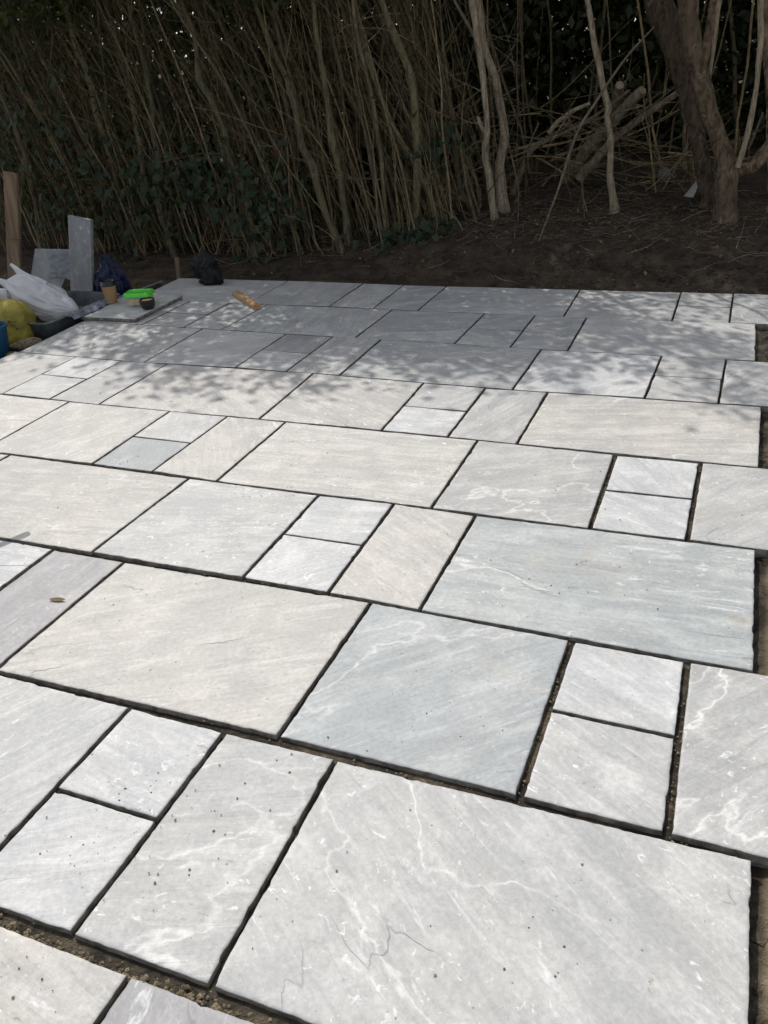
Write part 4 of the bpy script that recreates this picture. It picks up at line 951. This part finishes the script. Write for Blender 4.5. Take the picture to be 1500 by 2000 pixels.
SHRUB_LABEL = {
 1: 'leafy hedge shrub behind the timber board at the far left',
 2: 'dim hedge shrub with steep leaning stems right of the timber board',
 3: 'hedge shrub of leaning stems rising behind the upright stone strip',
 4: 'hedge shrub with a forked grey stem behind the blue plastic wrap',
 5: 'ivy clad hedge shrub rising right behind the black sack',
 6: 'hedge shrub of slender stems right of the ivy clad one',
 7: 'hedge shrub with two thick leaning trunks left of the photo middle',
 8: 'hedge shrub of straight stems right of the two thick leaning trunks',
 9: 'hedge shrub whose stems sweep up leftwards above the ivy at soil edge',
 10: 'rightmost hedge shrub, thin crooked stems beside the pale twin stemmed tree',
}
for k, stems in HS.items():
    bx = np.mean([s[0][0] for s in stems]); by = np.mean([s[0][1] for s in stems])
    root = empty('hedge_shrub', (bx, by, ground_z(bx, by, False)))
    tag(root, SHRUB_LABEL[k], 'shrub', 'old hedge shrubs behind the patio')
    paths = []
    for s in stems:
        p = grown(s, random.uniform(2.7, 3.4)); paths.append(p)
        m = MB(); m.tube([(*q[:3], q[3] * .8) for q in p], 8, True, .5, k); m.build('stem', M['bark_hedge'], root)
    # thin stems from the stool and twigs off the main stems
    tw = MB(); leafpos = []
    for i in range((74 if k <= 5 else 60) if k <= 9 else 24):
        x = bx + random.uniform(-.45, .45); y = by + random.uniform(-.15, .75)
        lean = random.gauss(-.26, .16); H = random.uniform(1.0, 2.9); r = random.choice([.0025, .003, .004, .005, .006, .008, .011])
        path = []; ph = random.uniform(0, 9)
        for q in range(9):
            t = q / 8; z = ground_z(x, y, False) - .05 + H * t
            path.append((x + lean * H * t * (.7 + .5 * t) + .05 * noise.noise((ph, t * 4, 0)), y + .1 * noise.noise((ph, t * 3, 5)) + .1 * t, z, r * (1 - .6 * t)))
        tw.tube(path, 5, False, .2, ph)
        for q in range(3, 9):
            if random.random() < .55:
                twig_from(tw, path[q][:3], (random.gauss(-.2, .6), random.gauss(-.1, .5), random.uniform(.4, 1)), random.uniform(.25, .6), .003, 3, 4, .16, 1)
    for p in paths:
        for q in range(4, len(p), 2):
            if random.random() < .7:
                twig_from(tw, p[q][:3], (random.gauss(-.3, .6), random.gauss(-.15, .5), random.uniform(.3, 1.1)), random.uniform(.3, .9), min(.005, p[q][3] * .5), 4, 5, .14, 1)
    o = tw.build('twigs', M['twig'], root); o['kind'] = 'stuff'
    # leaves: thin scatter low down, dense above head height
    low = {1: 2600, 2: 2400, 3: 2000, 4: 1800, 5: 1300, 6: 500, 7: 450, 8: 500, 9: 450, 10: 260}[k]
    cx = bx - .25
    pos = np.column_stack([RNG.normal(cx - .1, .42, low), by + RNG.uniform(-.15, .9, low), RNG.uniform(.15, 2.0, low)])
    V1, F1 = leaves(low, pos, .042)
    nc = 11 if k <= 4 else 14; cl = np.column_stack([RNG.uniform(cx - 1.0, cx + .45, nc), RNG.uniform(by - .45, by + .75, nc), RNG.uniform(1.95, 3.65 if k <= 4 else 3.3, nc)])
    hi = 2300; idx = RNG.integers(0, nc, hi); pos = cl[idx] + RNG.normal(0, .15, (hi, 3)); pos = pos[pos[:, 2] > 1.78]
    V2, F2 = leaves(len(pos), pos, .075, .5)
    o = quads_obj('foliage', np.vstack([V1, V2]), np.vstack([F1, F2 + len(V1)]), M['leaf']); adopt(o, root); o['kind'] = 'stuff'

# ivy climbing over the lower hedge
def ivy(name, label, centres, n, size=.062):
    shape = np.array([(0, 0), (.30, -.12), (.48, .18), (.30, .42), (.36, .74), (0, 1.0), (-.36, .74), (-.30, .42), (-.48, .18), (-.30, -.12)])
    V, F = [], []
    for i in range(n):
        c = random.choice(centres); p = np.array([random.gauss(c[0], c[3]), random.gauss(c[1], .10), random.gauss(c[2], c[4])])
        p[2] = max(p[2], ground_z(p[0], p[1], False) + .02)
        d = np.array([random.gauss(0, .5), random.gauss(-.45, .3), random.gauss(-.5, .4)]); d /= np.linalg.norm(d)
        a = np.array([random.gauss(0, .4), random.gauss(-1, .4), random.gauss(.6, .4)]); s = np.cross(d, a); s /= np.linalg.norm(s); nn = np.cross(s, d)
        L = size * random.uniform(.6, 1.3); o = len(V)
        V += [tuple(p + s * q[0] * L + d * q[1] * L + nn * L * .25 * abs(q[0])) for q in shape]
        F += [(o, o + 1, o + 2, o + 3), (o, o + 3, o + 4, o + 5), (o, o + 5, o + 6, o + 7), (o, o + 7, o + 8, o + 9)]
    ob = mesh_obj(name, V, F, M['ivy'])
    root = empty(name + '_plant' if False else name, (centres[0][0], centres[0][1], ground_z(centres[0][0], centres[0][1], False)))
    ob.name = 'leaves'; adopt(ob, root); ob['kind'] = 'stuff'
    mb = MB()
    for c in centres:
        for q in range(3):
            x0 = c[0] + random.gauss(0, .1); twig_from(mb, (x0, c[1] + .05, ground_z(x0, c[1], False) - .02), (random.gauss(0, .3), 0, 1), c[2] + .25, .005, 4, 8, .18, 1)
    v = mb.build('vine', M['twig'], root); v['kind'] = 'stuff'
    tag(root, label, 'ivy', 'ivy in the hedge')
ivy('ivy', 'dark ivy thick on the stems above the black sack', [(-4.15, 5.42, .75, .2, .16), (-4.3, 5.45, .5, .25, .14), (-4.0, 5.42, .3, .18, .14), (-4.55, 5.45, .72, .25, .16), (-3.8, 5.42, .45, .12, .16)], 240)
ivy('ivy', 'low dark ivy behind the upright stone strip', [(-5.3, 5.4, .35, .4, .2), (-4.9, 5.45, .6, .3, .2), (-5.7, 5.45, .5, .4, .25)], 230)
ivy('ivy', 'low clump of ivy at the soil edge left of the twin stemmed tree', [(-2.75, 5.62, .16, .16, .06), (-2.6, 5.65, .2, .12, .06), (-2.95, 5.6, .15, .14, .05)], 120)
ivy('ivy', 'small ivy tuft high on the crooked stems beside the twin stemmed tree', [(-2.62, 5.88, .85, .12, .07), (-2.75, 5.9, .7, .14, .08)], 60)
ivy('ivy', 'ivy spreading over stems in the upper left corner', [(-6.1, 5.45, 1.3, .4, .2), (-6.0, 5.45, .9, .4, .2)], 90)

# pale twin stemmed tree
tt = empty('twin_stemmed_tree', (-2.2, 5.95, .2))
tag(tt, 'pale twin stemmed small tree at the right end of the hedge', 'tree')
def part_stem(key, mat, root, name='stem', ext=0.0, sides=10, rough=.25, per=4):
    p = grown(ST[key], ext, .7, per); m = MB(); m.tube(p, sides, True, rough, hash(key) % 7 if False else len(key)); m.build(name, mat, root); return p
tp = [part_stem('twin1', M['bark_pale'], tt, 'trunk', 3.4), part_stem('twin2', M['bark_pale'], tt, 'trunk', 3.4)]
part_stem('twin1stub', M['bark_pale'], tt, 'cut_stub'); part_stem('twin3', M['bark_pale'], tt, 'branch', 2.5)
def crown(root, tips, n_cl, n, box_, size, mat, twigs=True):
    (x0, x1), (y0, y1), (z0, z1) = box_
    cl = np.column_stack([RNG.uniform(x0, x1, n_cl), RNG.uniform(y0, y1, n_cl), RNG.uniform(z0, z1, n_cl)])
    idx = RNG.integers(0, n_cl, n); pos = cl[idx] + RNG.normal(0, .12, (n, 3))
    pos = pos[pos[:, 2] > z0 - .2]
    V, F = leaves(len(pos), pos, size); o = quads_obj('crown', V, F, mat); adopt(o, root); o['kind'] = 'stuff'
    if twigs:
        mb = MB()
        for c in cl:
            tip = min(tips, key=lambda t: np.linalg.norm(np.array(t[:3]) - c)); a = np.array(tip[:3]); m_ = (a + c) / 2 + RNG.normal(0, .1, 3)
            path = catmull([np.array((*a, .008)), np.array((*m_, .006)), np.array((*c, .003))], 4); mb.tube(path, 4, False)
            for q in range(3): twig_from(mb, c, RNG.normal(0, 1, 3), .3, .003, 3, 3, .2)
        b_ = mb.build('twigs', M['twig'], root); b_['kind'] = 'stuff'
crown(tt, [p[-1] for p in tp] + [p[-6] for p in tp], 10, 850, ((-3.2, -1.9), (5.4, 6.5), (2.1, 3.7)), .062, M['canopy_leaf'])
mb = MB()
for i in range(16):
    p = random.choice(tp); q = p[random.randrange(14, min(len(p) - 8, 40))]
    twig_from(mb, q[:3], (random.gauss(.1, .7), random.gauss(-.3, .4), random.uniform(0, 1)), random.uniform(.15, .5), .0035, 4, 5, .25, 1)
b_ = mb.build('twigs', M['bark_pale'], tt); b_['kind'] = 'stuff'

# slim crooked tree
sl = empty('slim_tree', (-1.334, 6.1, .2))
tag(sl, 'single slim crooked tree stem in front of the log pile', 'tree')
p = part_stem('slim', M['bark_pale'], sl, 'trunk', 3.6, 10, .2)
crown(sl, [p[-1], p[-5]], 7, 600, ((-2.4, -1.2), (5.6, 6.8), (2.5, 3.9)), .06, M['canopy_leaf'])

# big two trunked tree at the right
bt = empty('big_tree', (-.6, 6.05, .2))
tag(bt, 'large rough barked tree with two twisting trunks at the right', 'tree')
p1 = part_stem('big_left', M['bark_tree'], bt, 'trunk', 3.6, 18, .34, 6)
p2 = part_stem('big_right', M['bark_tree'], bt, 'trunk', 3.6, 18, .34, 6)
part_stem('big_limb', M['bark_tree'], bt, 'limb', 2.2, 12, .3); p3 = part_stem('big_third', M['bark_tree'], bt, 'limb', 3.2, 12, .3)
part_stem('big_shoot1', M['bark_pale'], bt, 'shoot', 2.6); p4 = part_stem('big_shoot2', M['bark_pale'], bt, 'shoot', 2.9); part_stem('big_shoot3', M['bark_pale'], bt, 'shoot')
p5 = part_stem('right_limb', M['bark_tree'], bt, 'limb', 2.9, 12, .3)
crown(bt, [p1[-1], p2[-1], p3[-1], p4[-1], p5[-1]], 15, 1500, ((-2.3, .9), (5.0, 6.9), (2.5, 4.3)), .066, M['canopy_leaf'])
crown(bt, [p4[-1], p5[-1]], 8, 700, ((-.6, .9), (5.0, 6.2), (2.0, 3.0)), .066, M['canopy_leaf'])
# cut logs and branches heaped behind the slim tree
def log_thing(name, key, label, cat, mat=None, ends=True, group=None, sides=10, rough=.22):
    path = catmull([np.array((*q[:3], q[3] * .82)) for q in ST[key]], 4)
    root = empty(name, tuple(path[0][:3])); m = MB(); m.tube(path, sides, True, rough, len(key)); m.build('bark', mat or M['log'], root)
    if ends:
        for a, b2 in ((path[0], path[1]), (path[-1], path[-2])):
            d = a[:3] - b2[:3]; d /= np.linalg.norm(d); c = MB(); e = a.copy(); e[:3] = a[:3] - d * .003; f_ = a.copy(); f_[:3] = a[:3] + d * .003; e[3] *= .93; f_[3] *= .93
            c.tube([tuple(e), tuple(f_)], sides, True); c.build('cut_end', M['cut'], root, False)
    tag(root, label, cat, group); return root
lg = log_thing('log', 'log1', 'thickest cut log leaning up behind the slim tree', 'log', None, True, 'cut wood heap', 14)
st_path = catmull([np.array(q) for q in ST['log1stub']], 4); m = MB(); m.tube(st_path, 10, True, .2); m.build('side_stub', M['log'], lg)
e = st_path[-1]; m = MB(); m.tube([(e[0], e[1], e[2], e[3] * .94), (e[0] + .003, e[1] - .01, e[2] + .006, e[3] * .92)], 10, True); m.build('cut_end', M['cut'], lg, False)
log_thing('log', 'log2', 'thinner broken log sloping up to the big tree', 'log', None, True, 'cut wood heap', 12)
log_thing('log', 'pole', 'straight cut pole sloping down right of the twin stemmed tree', 'log', None, True, 'cut wood heap', 12, .1)
log_thing('branch', 'branch1', 'short pale broken branch resting high on the heap', 'branch', M['bark_pale'], True, 'cut wood heap')
log_thing('branch', 'branch2', 'long thin branch lying across the heap, topmost', 'branch', M['bark_pale'], False, 'cut wood heap', 6)
log_thing('branch', 'branch3', 'long thin branch just below the topmost one on the heap', 'branch', M['bark_pale'], False, 'cut wood heap', 6)
log_thing('branch', 'whip', 'long bare whip leaning from the bank up across the heap', 'branch', M['bark_pale'], False, 'cut wood heap', 6)
log_thing('branch', 'whip2', 'short upright stick at the left end of the heap', 'branch', M['log'], False, 'cut wood heap', 6)
mb = MB()
for i in range(90):
    x, y = random.uniform(-2.2, -.9), random.uniform(6.1, 6.9); z = ground_z(x, y, False) + random.uniform(.02, .62) * (1 if x < -1.1 else .5)
    twig_from(mb, (x, y, z), (random.gauss(.7, .6) * random.choice([1, 1, -1]), random.gauss(0, .3), random.gauss(.15, .35)), random.uniform(.3, 1.0), random.choice([.003, .004, .006, .008]), 4, 6, .12, 1)
o = mb.build('brushwood', M['twig']); tag(o, 'tangle of thin dead twigs filling the wood heap', 'brushwood', kind='stuff')

# litter on the bank
mb = MB()
for i in range(1700):
    x, y = random.uniform(-4.6, .5), random.triangular(4.95, 6.8, 6.0); z = ground_z(x, y) + .006
    if y < 5.35 and random.random() < .6: continue
    twig_from(mb, (x, y, z), (random.gauss(0, 1), random.gauss(0, .7), random.gauss(.04, .12)), random.uniform(.05, .32), random.choice([.0012, .0016, .002, .003]), 3, 4, .15)
o = mb.build('twig_litter', M['litter_twig']); tag(o, 'thin dry twigs and roots strewn over the earth bank', 'twig litter', kind='stuff')
n = 1500; xs = RNG.uniform(-5.4, .5, n); ys = RNG.triangular(5.05, 5.9, 6.9, n)
pos = np.array([(x, y, ground_z(x, y) + .012) for x, y in zip(xs, ys)]); V, F = leaves(n, pos, .035, .5, .6, .8)
o = quads_obj('leaf_litter', V, F, M['dead']); tag(o, 'dead brown leaves lying under hedge and trees', 'leaf litter', kind='stuff')
# single stones and scraps on the bank
o = lump('rough_stone', (-1.06, 6.75, .43), (.055, .05, .06), 3.0, M['stonechip']); tag(o, 'angular grey stone on the bank between slim tree and big tree', 'stone')
o = slab_poly('white_scrap', [(-.87, 6.30, .34), (-.80, 6.28, .335), (-.765, 6.33, .44), (-.79, 6.36, .45)], (.3, 1, .1), .012, M['white_scrap']); tag(o, 'broken white scrap wedged against the foot of the big tree', 'scrap')

# dense evergreen thicket closing the view behind the hedge
def thicket(n, xr, yr, zr, size, seed_, mat, name, label, hole=.0):
    P = np.column_stack([RNG.uniform(*xr, n), RNG.uniform(*yr, n), RNG.uniform(0, 1, n) ** .9 * (zr[1] - zr[0]) + zr[0]])
    V, F = leaves(n, P, size, .35, .55)
    o = quads_obj(name, V, F, mat); tag(o, label, 'thicket', kind='stuff'); return o
thicket(62000, (-13, -4.7), (7.0, 8.6), (0, 4.3), .085, 1, M['back_leaf'], 'background_thicket', 'dark evergreen thicket seen through the left hedge stems')
thicket(26000, (-5.0, -2.4), (7.0, 8.6), (0, 3.1), .085, 1, M['back_leaf'], 'background_thicket', 'dark evergreen thicket seen through the middle hedge stems')
thicket(70000, (-3.2, 4.0), (7.3, 9.2), (.2, 3.7), .095, 2, M['back_leaf'], 'background_thicket', 'deep black green thicket behind the big tree and wood heap')
thicket(45000, (-15, 5), (9.4, 11.5), (0, 4.6), .17, 3, M['back_leaf'], 'background_thicket', 'dark mass of shrubbery farthest behind the hedge')
mb = MB()
for i in range(70):
    x = random.uniform(-9, 1.5); y = random.uniform(6.5, 7.6); H = random.uniform(1.5, 3.2); lean = random.gauss(-.12, .15); r = random.choice([.006, .008, .012, .018])
    mb.tube([(x + lean * H * t + .05 * noise.noise((x, t * 4, 1)), y + .08 * noise.noise((x, t * 4, 6)), ground_z(x, y, False) + H * t - .05, r * (1 - .5 * t)) for t in np.linspace(0, 1, 8)], 5, False)
o = mb.build('thicket_stems', M['twig']); tag(o, 'dim thin stems standing deep inside the thicket', 'stems', kind='stuff')
pos = np.vstack([RNG.normal((-4.54, 7.0, .83), .035, (40, 3)), RNG.normal((-4.88, 7.0, .82), .02, (18, 3))])
V, F = leaves(len(pos), pos, .03, .3, .8); o = quads_obj('red_flowers', V, F, M['red']); tag(o, 'tiny red flowers glimpsed between the hedge stems', 'flowers', kind='stuff')
